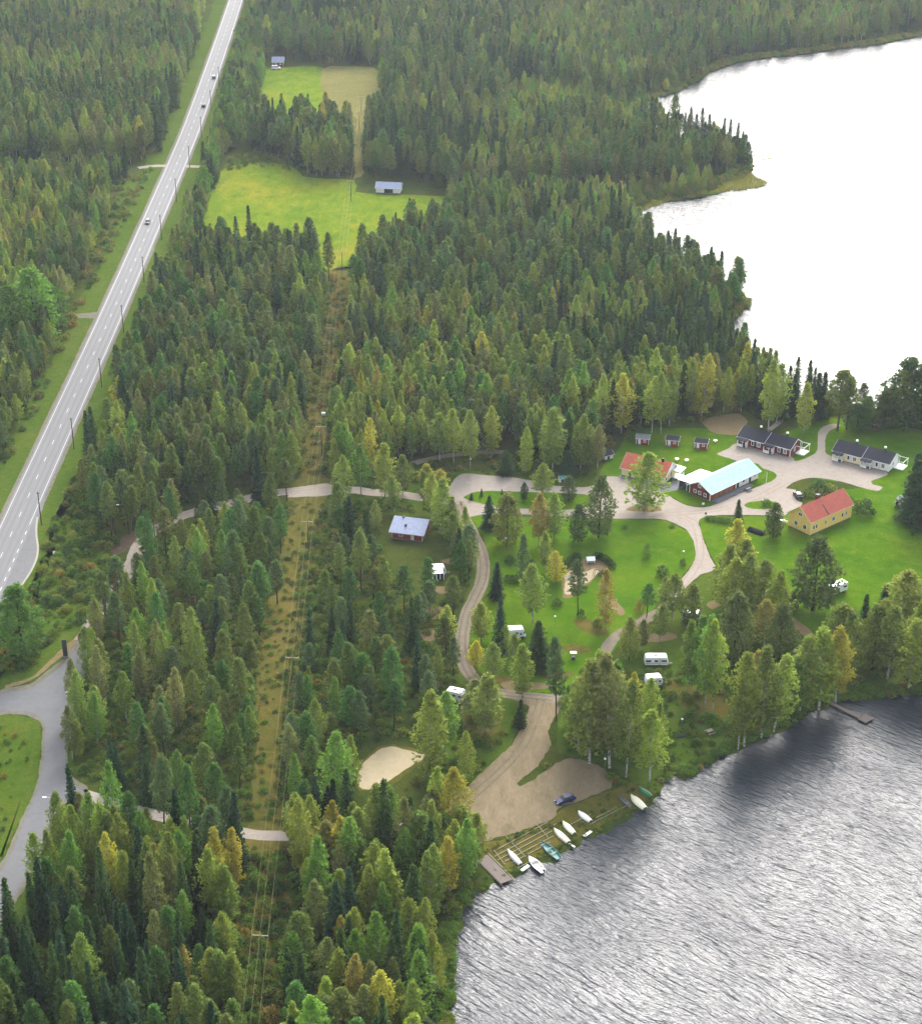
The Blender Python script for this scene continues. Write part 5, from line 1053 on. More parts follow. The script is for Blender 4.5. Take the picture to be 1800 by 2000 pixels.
TR = []      # every tree: dict(sp, x, y, h, w, word, col, hand)
def add(sp, x, y, h, wscale=1.0, word=None, hand=False, wts=None):
    wd_, c = pal(sp, word, wts); TR.append(dict(sp=sp, x=float(x), y=float(y), h=float(h), w=float(wscale), word=wd_, col=c, hand=hand))
def hand(sp, bx, by, ty, wpx, word=None):
    p = G(bx, by); h = max(.6, HT(bx, by, ty)); H0 = SPEC[sp][2]
    Wm = wpx/SCL(by); base_w = {'pine': 3.7, 'spruce': 3.2, 'birch': 3.15, 'broad': 4.6, 'bush': 1.6}[sp]
    add(sp, p[0], p[1], h, Wm/base_w, word, True)
HAND = [
 ('birch', 1258, 998, 888, 56, 'yellow-green'), ('broad', 1168, 1050, 930, 50, 'dark olive'), ('broad', 1110, 978, 930, 26, 'dark olive'), ('birch', 1057, 972, 908, 30, 'olive green'), ('broad', 1023, 977, 943, 14, 'dark green'),
 ('spruce', 980, 975, 955, 7, 'dark green'), ('spruce', 940, 970, 954, 6, 'dark green'), ('spruce', 920, 976, 962, 7, 'dark green'), ('spruce', 955, 1032, 968, 28, 'deep blue-green'), ('broad', 990, 1062, 965, 50, 'olive green'),
 ('birch', 1052, 1062, 962, 36, 'orange-tinged'), ('birch', 1082, 1052, 964, 36, 'olive green'), ('broad', 1128, 1058, 986, 32, 'dark green'), ('pine', 1018, 1160, 1046, 26, 'grey-green'), ('birch', 1066, 1118, 1042, 26, 'olive green'),
 ('birch', 1086, 1138, 1076, 28, 'yellowing'), ('spruce', 968, 1168, 1098, 28, 'deep blue-green'), ('birch', 1040, 1216, 1108, 40, 'olive green'), ('pine', 1128, 1202, 1092, 32, 'grey-green'), ('birch', 1182, 1228, 1115, 28, 'orange-tinged'),
 ('spruce', 978, 1274, 1168, 30, 'deep blue-green'), ('birch', 1004, 1296, 1240, 24, 'olive green'), ('birch', 988, 1280, 1222, 18, 'yellow-green'), ('spruce', 1052, 1306, 1212, 42, 'dark green'), ('birch', 940, 1252, 1180, 36, 'yellow-green'), ('birch', 930, 1315, 1256, 26, 'yellowing'), ('birch', 962, 1335, 1256, 32, 'olive green'),
 ('birch', 1020, 1362, 1262, 40, 'yellow-green'), ('pine', 1086, 1408, 1248, 38, 'grey-green'), ('spruce', 1014, 1418, 1366, 24, 'dark green'), ('birch', 948, 1430, 1318, 56, 'olive green'), ('birch', 925, 1400, 1330, 40, 'grey-olive'),
 ('birch', 842, 1522, 1356, 58, 'yellow-green'), ('birch', 868, 1472, 1350, 48, 'fresh green'), ('birch', 912, 1524, 1430, 26, 'yellow-green'), ('birch', 655, 1582, 1428, 52, 'fresh green'), ('birch', 690, 1550, 1440, 28, 'yellow-green'),
 ('birch', 1150, 1492, 1296, 66, 'olive green'), ('birch', 1190, 1500, 1286, 62, 'grey-olive'), ('birch', 1222, 1518, 1330, 44, 'olive green'), ('birch', 1268, 1526, 1392, 50, 'yellow-green'), ('birch', 1128, 1462, 1310, 50, 'olive green'), ('birch', 1168, 1450, 1272, 44, 'yellow-green'), ('birch', 1200, 1470, 1294, 44, 'fresh green'),
 ('broad', 1228, 1288, 1206, 34, 'olive green'), ('pine', 1262, 1206, 1140, 26, 'mid green'), ('birch', 1312, 1212, 1122, 38, 'olive green'), ('birch', 1346, 1222, 1142, 38, 'olive green'), ('birch', 1300, 1186, 1128, 26, 'grey-olive'),
 ('birch', 1412, 1186, 1062, 46, 'olive green'), ('birch', 1436, 1140, 1018, 46, 'yellowing'), ('birch', 1420, 1216, 1090, 44, 'yellow-green'), ('birch', 1456, 1218, 1084, 48, 'olive green'), ('birch', 1490, 1230, 1098, 50, 'olive green'), ('birch', 1520, 1240, 1118, 44, 'yellow-green'), ('birch', 1455, 1160, 1058, 36, 'olive green'),
 ('broad', 1430, 1304, 1158, 58, 'dark olive'), ('birch', 1490, 1272, 1176, 40, 'orange-tinged'), ('broad', 1518, 1312, 1182, 52, 'dark olive'), ('birch', 1376, 1382, 1206, 40, 'fresh green'), ('birch', 1345, 1338, 1218, 34, 'olive green'), ('birch', 1392, 1392, 1216, 36, 'yellow-green'), ('birch', 1362, 1350, 1206, 40, 'fresh green'),
 ('birch', 1452, 1456, 1282, 50, 'yellow-green'), ('birch', 1486, 1440, 1266, 54, 'olive green'), ('birch', 1510, 1428, 1282, 48, 'yellow-green'), ('birch', 1440, 1462, 1338, 36, 'olive green'), ('birch', 1466, 1400, 1272, 44, 'orange-tinged'),
 ('birch', 1560, 1392, 1246, 56, 'olive green'), ('birch', 1598, 1384, 1232, 62, 'yellow-green'), ('birch', 1630, 1374, 1222, 50, 'yellowing'), ('birch', 1570, 1340, 1262, 40, 'yellowing'), ('broad', 1640, 1310, 1182, 72, 'olive green'), ('birch', 1545, 1398, 1290, 40, 'fresh green'),
 ('broad', 1586, 1192, 1050, 78, 'dark olive'), ('broad', 1545, 1190, 1160, 26, 'dark green'), ('spruce', 1683, 1250, 1160, 28, 'dark green'), ('spruce', 1724, 1204, 1140, 24, 'deep blue-green'),
 ('birch', 1762, 1228, 1116, 68, 'yellow-green'), ('broad', 1702, 1308, 1182, 62, 'olive green'), ('birch', 1732, 1326, 1190, 56, 'olive green'), ('birch', 1772, 1348, 1212, 56, 'yellow-green'), ('broad', 1796, 1310, 1168, 60, 'olive green'), ('birch', 1830, 1340, 1200, 60, 'olive green'), ('birch', 1715, 1270, 1170, 44, 'yellow-green'), ('birch', 1850, 1280, 1150, 60, 'olive green'),
 ('spruce', 1802, 1026, 842, 66, 'dark green'), ('spruce', 1776, 1016, 884, 50, 'dark green'), ('broad', 1508, 1050, 984, 34, 'dark olive'), ('spruce', 1440, 1030, 976, 20, 'dark green'),
 ('pine', 1634, 842, 724, 50, 'olive green'), ('pine', 1652, 838, 738, 40, 'olive green'), ('birch', 1568, 846, 750, 32, 'yellow-green'), ('birch', 1499, 842, 700, 34, 'yellow-green'), ('birch', 1515, 830, 712, 34, 'olive green'), ('birch', 1369, 812, 694, 36, 'yellowing'), ('birch', 1350, 806, 702, 34, 'yellow-green'),
 ('birch', 1212, 846, 732, 36, 'yellowing'), ('birch', 1108, 838, 724, 32, 'fresh green'), ('birch', 1136, 830, 710, 24, 'fresh green'), ('birch', 1170, 850, 732, 22, 'yellow-green'), ('birch', 1272, 846, 736, 28, 'yellow-green'), ('birch', 1290, 846, 730, 26, 'olive green'), ('birch', 1306, 832, 728, 28, 'olive green'), ('birch', 1000, 820, 706, 30, 'fresh green'),
 ('birch', 972, 800, 738, 30, 'yellowing'), ('birch', 1026, 924, 836, 26, 'yellow-green'), ('spruce', 988, 926, 878, 26, 'dark green'), ('birch', 918, 914, 802, 32, 'olive green'), ('birch', 962, 888, 794, 28, 'yellow-green'), ('birch', 1078, 918, 800, 46, 'olive green'), ('birch', 1132, 918, 812, 30, 'olive green'), ('birch', 1148, 908, 830, 30, 'grey-olive'), ('spruce', 1108, 928, 880, 30, 'dark green'), ('birch', 1166, 915, 832, 26, 'grey-olive'), ('birch', 858, 900, 808, 36, 'olive green'), ('birch', 886, 906, 800, 30, 'yellow-green'),
 ('birch', 832, 952, 906, 28, 'yellowing'), ('birch', 856, 968, 918, 30, 'yellowing'), ('birch', 752, 970, 868, 36, 'yellow-green'), ('birch', 786, 966, 890, 30, 'olive green'), ('birch', 770, 1000, 930, 30, 'olive green'), ('birch', 705, 968, 866, 30, 'fresh green'), ('birch', 668, 990, 892, 28, 'yellow-green'), ('birch', 862, 1040, 936, 36, 'olive green'), ('birch', 842, 1010, 926, 30, 'yellow-green'),
 ('broad', 1762, 836, 704, 72, 'dark green'), ('broad', 1724, 838, 764, 46, 'dark olive'), ('broad', 1796, 838, 712, 56, 'dark green'), ('broad', 1672, 842, 790, 42, 'dark green'), ('pine', 1680, 812, 750, 24, 'grey-green'), ('spruce', 1590, 816, 726, 30, 'dark green'), ('spruce', 1602, 812, 724, 26, 'dark green'), ('pine', 1617, 820, 764, 36, 'olive green'),
 ('broad', 46, 1284, 1146, 72, 'green'), ('broad', 14, 1236, 1176, 40, 'green'), ('birch', 240, 800, 734, 38, 'yellowing'), ('broad', 74, 668, 526, 84, 'fresh green'), ('broad', 30, 690, 560, 70, 'fresh green'), ('broad', 100, 640, 552, 60, 'fresh green'), ('broad', 12, 640, 548, 60, 'dark olive'),
 ('birch', 612, 1680, 1648, 30, 'yellow-green'), ('spruce', 684, 1655, 1502, 36, 'dark green'), ('spruce', 756, 1690, 1518, 44, 'dark green'), ('spruce', 802, 1660, 1556, 36, 'dark green'), ('birch', 645, 1700, 1606, 52, 'orange-tinged'), ('birch', 905, 1664, 1574, 56, 'olive green'), ('birch', 870, 1662, 1590, 48, 'fresh green'),
 ('pine', 322, 1640, 1480, 44, 'grey-green'), ('pine', 375, 1672, 1498, 42, 'mid green'), ('pine', 542, 1180, 1096, 34, 'grey-green'), ('birch', 1252, 1270, 1210, 26, 'grey-olive'), ('birch', 1286, 1256, 1180, 26, 'olive green'), ('birch', 880, 1070, 1000, 30, 'olive green'), ('pine', 898, 1150, 1056, 28, 'mid green'), ('spruce', 896, 1100, 1030, 26, 'dark green'),
 ('pine', 1452, 322, 264, 17, 'grey-green'), ('broad', 1444, 318, 270, 18, 'dark olive'), ('spruce', 1437, 316, 246, 13, 'dark green'), ('broad', 1430, 312, 266, 18, 'dark green'), ('birch', 1420, 310, 262, 16, 'olive green'), ('pine', 1410, 308, 256, 16, 'grey-green'), ('broad', 1459, 326, 278, 16, 'dark green'), ('pine', 1398, 306, 252, 16, 'mid green'), ('birch', 1386, 300, 250, 16, 'olive green'), ('pine', 1448, 330, 272, 17, 'mid green'), ('broad', 1428, 328, 280, 17, 'olive green'),
 ('bush', 1598, 968, 938, 50, 'dark green'), ('bush', 1618, 966, 944, 34, 'olive green'), ('bush', 1686, 1004, 974, 46, 'dark green'), ('bush', 1262, 1090, 1062, 20, 'green'), ('bush', 1292, 1126, 1104, 26, 'dark green'), ('bush', 1248, 1194, 1172, 20, 'rusty'), ('bush', 1088, 1182, 1168, 22, 'dark green'), ('bush', 1178, 1128, 1112, 20, 'dark green'),
 ('bush', 1134, 1206, 1190, 18, 'dark green'), ('bush', 1166, 1226, 1208, 22, 'dark green'), ('bush', 1332, 1104, 1090, 14, 'dark green'), ('bush', 1496, 988, 974, 22, 'green'), ('bush', 1228, 912, 900, 16, 'green'), ('bush', 995, 1100, 1084, 22, 'dark green'), ('bush', 1036, 1108, 1092, 24, 'dark green'), ('bush', 1660, 980, 970, 18, 'green'), ('bush', 1220, 1032, 1026, 14, 'green'), ('bush', 1312, 1030, 1024, 14, 'green'),
]
for k in range(7): a_ = k/6; HAND.append(('bush', 1104+a_*26, 1112-a_*16-6*math.sin(a_*3.1), 1094-a_*14-6*math.sin(a_*3.1), 14, 'dark green'))
for k in range(9): a_ = k/8; HAND.append(('bush', 1162+a_*34, 1092+a_*18-5*math.sin(a_*3.1), 1078+a_*18-5*math.sin(a_*3.1), 15, 'dark green'))
for k in range(8): HAND.append(('bush', 1380+k*6.2, 1016+k*.9, 1006+k*.6, 11, 'green'))
for k in range(6): HAND.append(('bush', 990+k*9, 1136+(k % 2)*3, 1122, 15, 'dark green'))
for h_ in HAND: hand(*h_)

# ------------------------------------------------------------ trees: woods
HX = np.array([t['x'] for t in TR]); HY = np.array([t['y'] for t in TR]); HR = np.array([1.2 if t['sp'] == 'bush' else 2.2 for t in TR])
EXC = [[(1480, 1050), (1570, 975), (1700, 930), (1730, 1000), (1640, 1040), (1580, 1070)], [(1205, 935), (1240, 905), (1350, 900), (1350, 950), (1290, 965)],
       [(735, 1066), (745, 1000), (850, 1000), (858, 1072), (820, 1085), (780, 1085)], [(820, 1135), (828, 1090), (892, 1090), (900, 1130), (860, 1140)], [(1170, 915), (1174, 882), (1215, 870), (1400, 840), (1440, 858), (1400, 890), (1290, 905), (1215, 912)],
       [(745, 1060), (860, 1060), (905, 1120), (895, 1180), (810, 1175), (770, 1130), (748, 1100)], [(640, 1600), (690, 1545), (850, 1545), (850, 1600), (760, 1625)],
       [(722, 396), (722, 358), (795, 360), (795, 396)], [(866, 1396), (866, 1340), (912, 1340), (912, 1396)], [(975, 1270), (980, 1215), (1035, 1220), (1035, 1270)],
       [(672, 1552), (672, 1500), (720, 1450), (800, 1435), (850, 1470), (830, 1510), (760, 1560)], [(520, 150), (520, 112), (560, 112), (560, 150)], [(112, 1300), (112, 1240), (150, 1235), (160, 1290)],
       [(480, 1660), (480, 1618), (570, 1620), (570, 1660)], [(572, 985), (575, 935), (650, 930), (650, 985)]]
EXC = [[tuple(G(*p)) for p in e] for e in EXC]
ROADS = [(np.array([Q[i] for i in range(0, len(Q), 4)]), 10.5)]
for pts, w_ in (([(165, 1250), (178, 1222), (198, 1190), (214, 1166), (245, 1122), (263, 1094), (272, 1070), (300, 1038), (345, 1012), (390, 998), (440, 985), (500, 970), (560, 960), (610, 955), (660, 955), (740, 963), (820, 971), (885, 978)], 2.3),
                ([(158, 1549), (205, 1563), (240, 1576), (300, 1590), (345, 1600), (400, 1614), (490, 1630), (567, 1634), (640, 1632), (720, 1622), (800, 1608), (860, 1596)], 2.4),
                ([(893, 980), (903, 1005), (922, 1040), (937, 1070), (944, 1102), (941, 1135), (925, 1170), (911, 1200), (903, 1240), (903, 1275), (912, 1308), (932, 1333), (965, 1350), (1000, 1357)], 2.6),
                ([(820, 902), (880, 889), (985, 882)], 1.8)):
    ROADS.append((np.array(smooth_closed(GP(pts), False, 2)), w_))
def zone(name, poly, sp_w, spacing, hm, hs=0.16, word_w={}, wsc=1.0, soft=0.9, extra_ex=True, px=True, minclear=0.0):
    P_ = [tuple(G(*p)) for p in poly] if px else poly
    xs = [p[0] for p in P_]; ys = [p[1] for p in P_]; x0, x1, y0, y1 = max(min(xs), -430), min(max(xs), 460), min(ys), min(max(ys), 1420)
    nxx = int((x1-x0)/spacing)+2; nyy = int((y1-y0)/(spacing*.87))+2
    I, J = np.meshgrid(np.arange(nxx), np.arange(nyy)); X = x0+(I+.5*(J % 2))*spacing; Y = y0+J*spacing*.87
    X = (X+rg.uniform(-.48, .48, X.shape)*spacing).ravel(); Y = (Y+rg.uniform(-.48, .48, Y.shape)*spacing).ravel()
    k = inpoly(X, Y, P_); X, Y = X[k], Y[k]
    # keep clear of what the camera could never see
    lim = 0.27*Y+70; k = (np.abs(X) < lim); X, Y = X[k], Y[k]
    k = rg.uniform(size=X.shape) < soft; X, Y = X[k], Y[k]
    if not len(X): return
    k = np.ones(X.shape, bool)
    for e_ in EXC: k &= ~inpoly(X, Y, e_)
    for pl, w_ in ROADS:
        for i in range(0, len(pl), 1):
            k &= ((X-pl[i, 0])**2+(Y-pl[i, 1])**2) > w_*w_
    X, Y = X[k], Y[k]
    if extra_ex:
        k = np.ones(X.shape, bool)
        for hx, hy, hr in zip(HX, HY, HR): k &= ((X-hx)**2+(Y-hy)**2) > hr*hr
        X, Y = X[k], Y[k]
    if not len(X): return
    k = waterdist(X, Y) < -2.2; X, Y = X[k], Y[k]
    sp = list(sp_w.keys()); sw = np.array(list(sp_w.values()), float)
    ph = rg.uniform(0, 6.28, (len(sp), 4))
    for x, y in zip(X, Y):
        q = np.array([sw[i]*math.exp(1.0*(math.sin(x*.045+ph[i, 0])+math.sin(y*.04+ph[i, 1])+.7*math.sin((x+y)*.09+ph[i, 2]))) for i in range(len(sp))]); q /= q.sum()
        s_ = sp[int(rg.choice(len(sp), p=q))]; H0 = hm*{'pine': 1.0, 'spruce': 1.08, 'birch': 1.0, 'broad': .85, 'bush': 1}[s_]
        h = H0*max(.45, rg.normal(1, hs)); add(s_, x, y, h, wsc*(h/SPEC[s_][2])**(.65)*rg.uniform(.85, 1.18), None, False, word_w.get(s_))
BW = {'birch': [4, 3, 2, .35, .3, 2]}; BW2 = {'birch': [3, 5, 2.2, .6, .45, 1.5]}; BW3 = {'birch': [4, 1.6, 2.4, .08, .06, 3]}
zone('w1', [(-700, -200), (420, -200), (404, -60), (392, 60), (372, 130), (336, 240), (300, 318), (230, 322), (-700, 322)], {'pine': 3.4, 'spruce': 1.3, 'birch': 2.4}, 4.9, 16, .14, BW3)
zone('w2', [(-700, 345), (222, 350), (214, 430), (172, 530), (128, 612), (112, 690), (58, 790), (14, 880), (-120, 1000), (-700, 1000)], {'pine': 1.5, 'spruce': 1.1, 'birch': 3.2}, 4.4, 11.5, .2, BW2)
zone('w2b', [(212, 345), (236, 328), (262, 326), (248, 352), (222, 372)], {'birch': 2, 'spruce': 1}, 4.6, 10, .2)
zone('w3', [(-700, 1050), (-80, 1030), (-10, 1150), (-60, 1240), (-700, 1240)], {'birch': 2, 'pine': 1}, 5, 12)
zone('strip', [(468, -200), (520, -200), (508, 100), (514, 150), (502, 210), (478, 262), (447, 305), (425, 345), (406, 392), (392, 440), (376, 492), (350, 500), (362, 450), (392, 372), (414, 300), (432, 220), (446, 130)], {'broad': 2, 'birch': 2.4, 'spruce': .6}, 4.0, 11, .2, {'birch': [3, 1, 3, .2, .1, 2], 'broad': [1, 2, 2, 1, 1]})
zone('grove', [(480, 275), (496, 262), (540, 262), (680, 262), (688, 345), (655, 349), (592, 341), (572, 326), (560, 312), (500, 300)], {'spruce': 4, 'pine': 1.4, 'birch': .8}, 3.9, 16.5, .14, {'birch': [3, 1, 2, .2, .2, 2]})
zone('topw', [(512, -200), (735, -200), (745, 60), (738, 126), (632, 128), (560, 122), (520, 118), (508, 90)], {'spruce': 2, 'pine': 2, 'birch': 1}, 5, 15)
zone('nf', [(738, -260), (2600, -260), (2600, -60), (2000, 30), (1800, 62), (1610, 94), (1500, 105), (1440, 115), (1388, 128), (1376, 146), (1340, 160), (1290, 180), (1245, 193), (1210, 208), (1150, 200), (1100, 170), (1000, 160), (960, 222), (900, 216), (800, 212), (742, 200), (742, 140)], {'pine': 3.4, 'spruce': 1.0, 'birch': 2.2}, 5.2, 14, .16, BW3)
zone('nf_low', [(970, 214), (1000, 168), (1100, 160), (1200, 150), (1380, 130), (1385, 142), (1345, 164), (1240, 200), (1200, 213), (1100, 210)], {'birch': 5, 'pine': 1}, 4.4, 6.5, .25, BW2)
zone('cape1', [(714, 250), (748, 224), (820, 226), (900, 236), (970, 240), (1100, 236), (1190, 234), (1240, 240), (1330, 274), (1400, 293), (1455, 308), (1462, 328), (1415, 342), (1300, 358), (1230, 368), (1000, 372), (960, 380), (880, 386), (868, 376), (792, 352), (735, 352), (716, 345)], {'pine': 3.4, 'spruce': 1.0, 'birch': 2.6}, 4.7, 14.5, .15, BW3)
zone('cape1_low', [(960, 384), (1000, 376), (1230, 372), (1330, 362), (1400, 352), (1410, 358), (1365, 380), (1300, 388), (1255, 402), (1238, 415), (1100, 410), (960, 400)], {'birch': 5, 'broad': 1}, 4.0, 6.5, .3, BW2)
zone('leftm', [(346, 520), (392, 512), (470, 540), (560, 540), (636, 536), (640, 600), (622, 680), (600, 780), (596, 860)] + [(240, 840), (232, 780), (262, 720), (282, 640), (300, 585)], {'pine': 3.4, 'spruce': 1.0, 'birch': 2.3}, 4.3, 14.5, .17, BW3)
zone('leftm_dark', [(360, 520), (400, 508), (640, 535), (645, 560), (500, 566), (380, 560)], {'spruce': 4, 'pine': 1}, 4.2, 17, .12)
zone('leftm2', [(240, 840), (596, 860), (584, 930), (570, 948), (480, 965), (380, 984), (300, 1006), (258, 1040), (230, 1060), (196, 1040), (160, 985), (160, 930), (186, 880), (214, 850)], {'pine': 3.2, 'birch': 2.6, 'spruce': .6}, 4.5, 13.5, .17, BW3)
zone('mid_top', [(702, 535), (735, 505), (800, 470), (868, 450), (890, 405), (960, 400), (1100, 412), (1232, 428), (1250, 458), (1280, 492), (1320, 524), (1370, 548), (1412, 562), (1448, 580), (1456, 592), (1416, 630), (1100, 640), (900, 640), (690, 620)], {'spruce': 2.0, 'pine': 3.4, 'birch': 1.6}, 4.4, 15, .15, BW3)
zone('mid_mid', [(690, 620), (900, 640), (1100, 640), (1416, 636), (1440, 700), (1486, 742), (1530, 772), (1500, 800), (1300, 760), (1100, 740), (900, 740), (672, 740)], {'birch': 4.4, 'pine': 2.2, 'spruce': .7}, 4.2, 14, .15, BW)
zone('mid_low', [(672, 740), (900, 740), (1100, 740), (1300, 760), (1500, 800), (1450, 806), (1372, 806), (1330, 812), (1250, 836), (1180, 860), (1160, 905), (1100, 915), (990, 876), (930, 878), (820, 892), (740, 925), (655, 938), (656, 850)], {'birch': 6, 'pine': .8, 'spruce': .6}, 4.0, 14, .15, BW2)
zone('lake_edge', [(1500, 800), (1530, 772), (1600, 794), (1590, 812), (1540, 812), (1520, 822), (1490, 830), (1460, 812)], {'birch': 3, 'spruce': 2, 'pine': 1}, 4.6, 13, .15, BW)
zone('pinewood', [(205, 1175), (252, 1092), (272, 1052), (322, 1006), (440, 984), (570, 962), (562, 1010), (548, 1100), (522, 1200), (500, 1300), (494, 1400), (488, 1550), (478, 1615), (340, 1590), (240, 1568), (180, 1540), (142, 1510), (146, 1400), (166, 1340), (182, 1280), (206, 1200), (222, 1160)], {'pine': 7, 'spruce': .5, 'birch': 1.0}, 6.3, 13.0, .17, BW3, soft=.80)
zone('pinewood2', [(640, 1004), (735, 988), (870, 990), (892, 1010), (916, 1060), (930, 1105), (926, 1140), (900, 1190), (888, 1240), (886, 1300), (900, 1360), (870, 1440), (840, 1455), (760, 1440), (700, 1470), (650, 1540), (600, 1590), (565, 1606), (572, 1500), (590, 1400), (604, 1300), (636, 1150)], {'pine': 5, 'spruce': .4, 'birch': 1.4}, 6.1, 12.5, .17, BW3, soft=.76)
zone('bottom', [(190, 1640), (250, 1622), (300, 1668), (345, 1672), (370, 1640), (480, 1680), (480, 1760), (466, 1850), (456, 2150), (-300, 2400), (-300, 2000), (-20, 1920), (40, 1800), (96, 1700), (128, 1620)], {'pine': 4, 'birch': 3, 'spruce': .8}, 4.7, 14.5, .18, BW, wsc=1.0)
zone('bottom2', [(572, 1650), (660, 1646), (760, 1636), (850, 1618), (905, 1645), (925, 1672), (940, 1700), (918, 1740), (900, 1790), (884, 1880), (868, 2150), (552, 2150), (556, 1900), (566, 1760)], {'birch': 5, 'spruce': .8, 'pine': 1}, 4.6, 13.5, .18, BW2, wsc=1.12)
zone('belt', [(566, 1608), (600, 1594), (650, 1575), (690, 1596), (760, 1602), (850, 1600), (830, 1608), (700, 1616), (600, 1622)], {'birch': 3, 'spruce': 2.2, 'pine': .6}, 4.4, 11.5, .2, BW)
zone('camp_w', [(1090, 1375), (1140, 1370), (1250, 1380), (1290, 1440), (1285, 1500), (1240, 1505), (1180, 1480), (1110, 1460)], {'birch': 5, 'broad': 1}, 5.0, 12, .15, BW, soft=.7)
zone('far_right', [(1660, 812), (1720, 816), (1900, 818), (2200, 820), (2200, 845), (1720, 845), (1665, 848)], {'broad': 3, 'spruce': 2, 'pine': 1}, 5.2, 13, .15, soft=.8)
zone('right_out', [(1830, 1050), (2000, 1000), (2300, 1000), (2300, 1300), (1860, 1340), (1820, 1220)], {'birch': 3, 'broad': 1, 'spruce': 1}, 6.0, 12, .2, BW2, soft=.6)
# low growth: young trees and shrubs, uncountable
UG = []
def under(poly, spacing, h0, h1, wts, soft=.7, px=True):
    n0 = len(TR); zone('u', poly, {'bush': 1}, spacing, 1.0, .3, {'bush': wts}, soft=soft, px=px)
    for t in TR[n0:]:
        t['h'] = random.uniform(h0, h1); t['w'] = t['h']/1.1*random.uniform(.8, 1.4); UG.append(t)
    del TR[n0:]
W1 = [3, 4, .6, 3.5]; W2 = [2, 5, 1.6, 3]
under([(262, 1092), (440, 1000), (640, 980), (870, 990), (925, 1100), (886, 1300), (930, 1400), (1000, 1440), (900, 1540), (800, 1600), (480, 1615), (142, 1510), (146, 1400), (206, 1200)], 1.9, .5, 1.6, W1, .72)
under([(-60, 1250), (10, 1210), (75, 1110), (105, 1020), (140, 940), (170, 900), (230, 1060), (205, 1150), (165, 1215), (110, 1270), (40, 1310), (-60, 1340)], 2.2, .6, 2.2, W1, .75)
under([(600, 1010), (640, 1010), (612, 1200), (585, 1400), (566, 1610), (540, 1610), (548, 1400), (566, 1200)], 2.1, .4, 1.3, W1, .5)
under([(560, 1000), (600, 1010), (566, 1200), (545, 1400), (535, 1610), (485, 1610), (500, 1330), (530, 1120)], 4.0, .3, .6, W2, .35)
under([(480, 1660), (560, 1660), (545, 2000), (450, 2000)], 1.8, .6, 2.4, W1, .7)
under([(650, 540), (690, 540), (640, 940), (592, 940), (620, 700)], 2.4, .4, 1.6, W1, .6)
under([(4, 1420), (50, 1430), (56, 1480), (40, 1560), (0, 1640), (-60, 1600), (-60, 1420)], 2.6, .4, 1.2, W2, .5)
under([(100, 1700), (180, 1592), (480, 1650), (566, 1650), (900, 1650), (915, 1740), (880, 1900), (860, 2100), (-40, 2100), (0, 1850)], 3.0, .7, 2.4, W1, .6)
under([(570, 940), (650, 930), (668, 780), (692, 600), (650, 540), (638, 600), (610, 720), (590, 850)], 2.4, .6, 2.6, W2, .6)
under([(200, 860), (232, 780), (262, 720), (282, 640), (300, 585), (346, 510), (380, 500), (360, 600), (300, 760), (230, 900), (160, 960)], 2.6, .7, 2.2, W1, .6)
under([(225, 350), (300, 330), (285, 380), (230, 470), (150, 620), (120, 710), (60, 820), (10, 910), (0, 880), (100, 680), (170, 520), (215, 420)], 2.8, .6, 2.4, W2, .55)
under([(1095, 1370), (1240, 1300), (1400, 1290), (1530, 1220), (1600, 1250), (1800, 1240), (1990, 1250), (1990, 1335), (1800, 1340), (1620, 1360), (1550, 1390), (1400, 1460), (1290, 1505), (1200, 1500), (1110, 1470)], 2.1, .4, 1.8, [3, 3, .3, 6], .6)
under([(655, 938), (740, 925), (820, 892), (990, 880), (1100, 915), (1180, 900), (1180, 925), (1100, 935), (1000, 926), (880, 930), (860, 950), (740, 956), (655, 955)], 2.4, .5, 1.7, W1, .6)
under([(1180, 860), (1250, 830), (1440, 800), (1600, 800), (1640, 816), (1560, 830), (1460, 812), (1380, 822), (1260, 842), (1190, 880)], 2.6, .6, 1.9, W1, .6)
under([(1078, 1604), (1130, 1578), (1195, 1545), (1255, 1512), (1284, 1516), (1268, 1560), (1200, 1600), (1110, 1645)], 1.6, .35, .9, W1, .55)
under([(940, 1655), (1000, 1634), (1070, 1606), (1080, 1612), (1000, 1650), (950, 1670)], 1.5, .3, .9, W1, .6)
under([(1060, 1500), (1100, 1474), (1200, 1496), (1270, 1512), (1200, 1540), (1160, 1488), (1110, 1480), (1060, 1510), (1020, 1532)], 1.7, .4, 1.2, W1, .6)
def fringe(poly_px, dens, h0, h1, reach, bare=None, wts=(1, 2, .3, 5)):
    P_ = smooth_closed(GP(poly_px), False, 1.0); cand = []
    for i in range(1, len(P_)-1):
        t_ = P_[i+1]-P_[i-1]; nn_ = np.array([-t_[1], t_[0]])/(np.linalg.norm(t_)+1e-9)
        if abs(P_[i][0]) > .27*P_[i][1]+40: continue
        for k in range(dens):
            if random.random() > .8: continue
            o_ = random.uniform(.15, reach)*random.choice((-1, 1)); cand.append(P_[i]+nn_*o_+rg.uniform(-.4, .4, 2))
    cand = np.array(cand); cand = cand[waterdist(cand[:, 0], cand[:, 1]) < .1]
    if 1:
        for q in cand:
            px_, py_ = PX(q[0], q[1])
            if bare and bare[0] < px_ < bare[1] and py_ > 1500: h_ = random.uniform(.15, .4)
            else: h_ = random.uniform(h0, h1)
            wd_, c = pal('bush', None, wts); UG.append(dict(sp='bush', x=float(q[0]), y=float(q[1]), h=h_, w=h_/1.1*random.uniform(1.0, 1.9), word=wd_, col=c, hand=False))
RW = [.5, 5, 1.2, 4]
under([(960, 384), (1000, 376), (1230, 372), (1330, 362), (1412, 345), (1468, 322), (1462, 340), (1412, 358), (1365, 383), (1300, 390), (1245, 410), (1238, 418), (1100, 412), (960, 402)], 1.9, .7, 2.6, RW, .8)
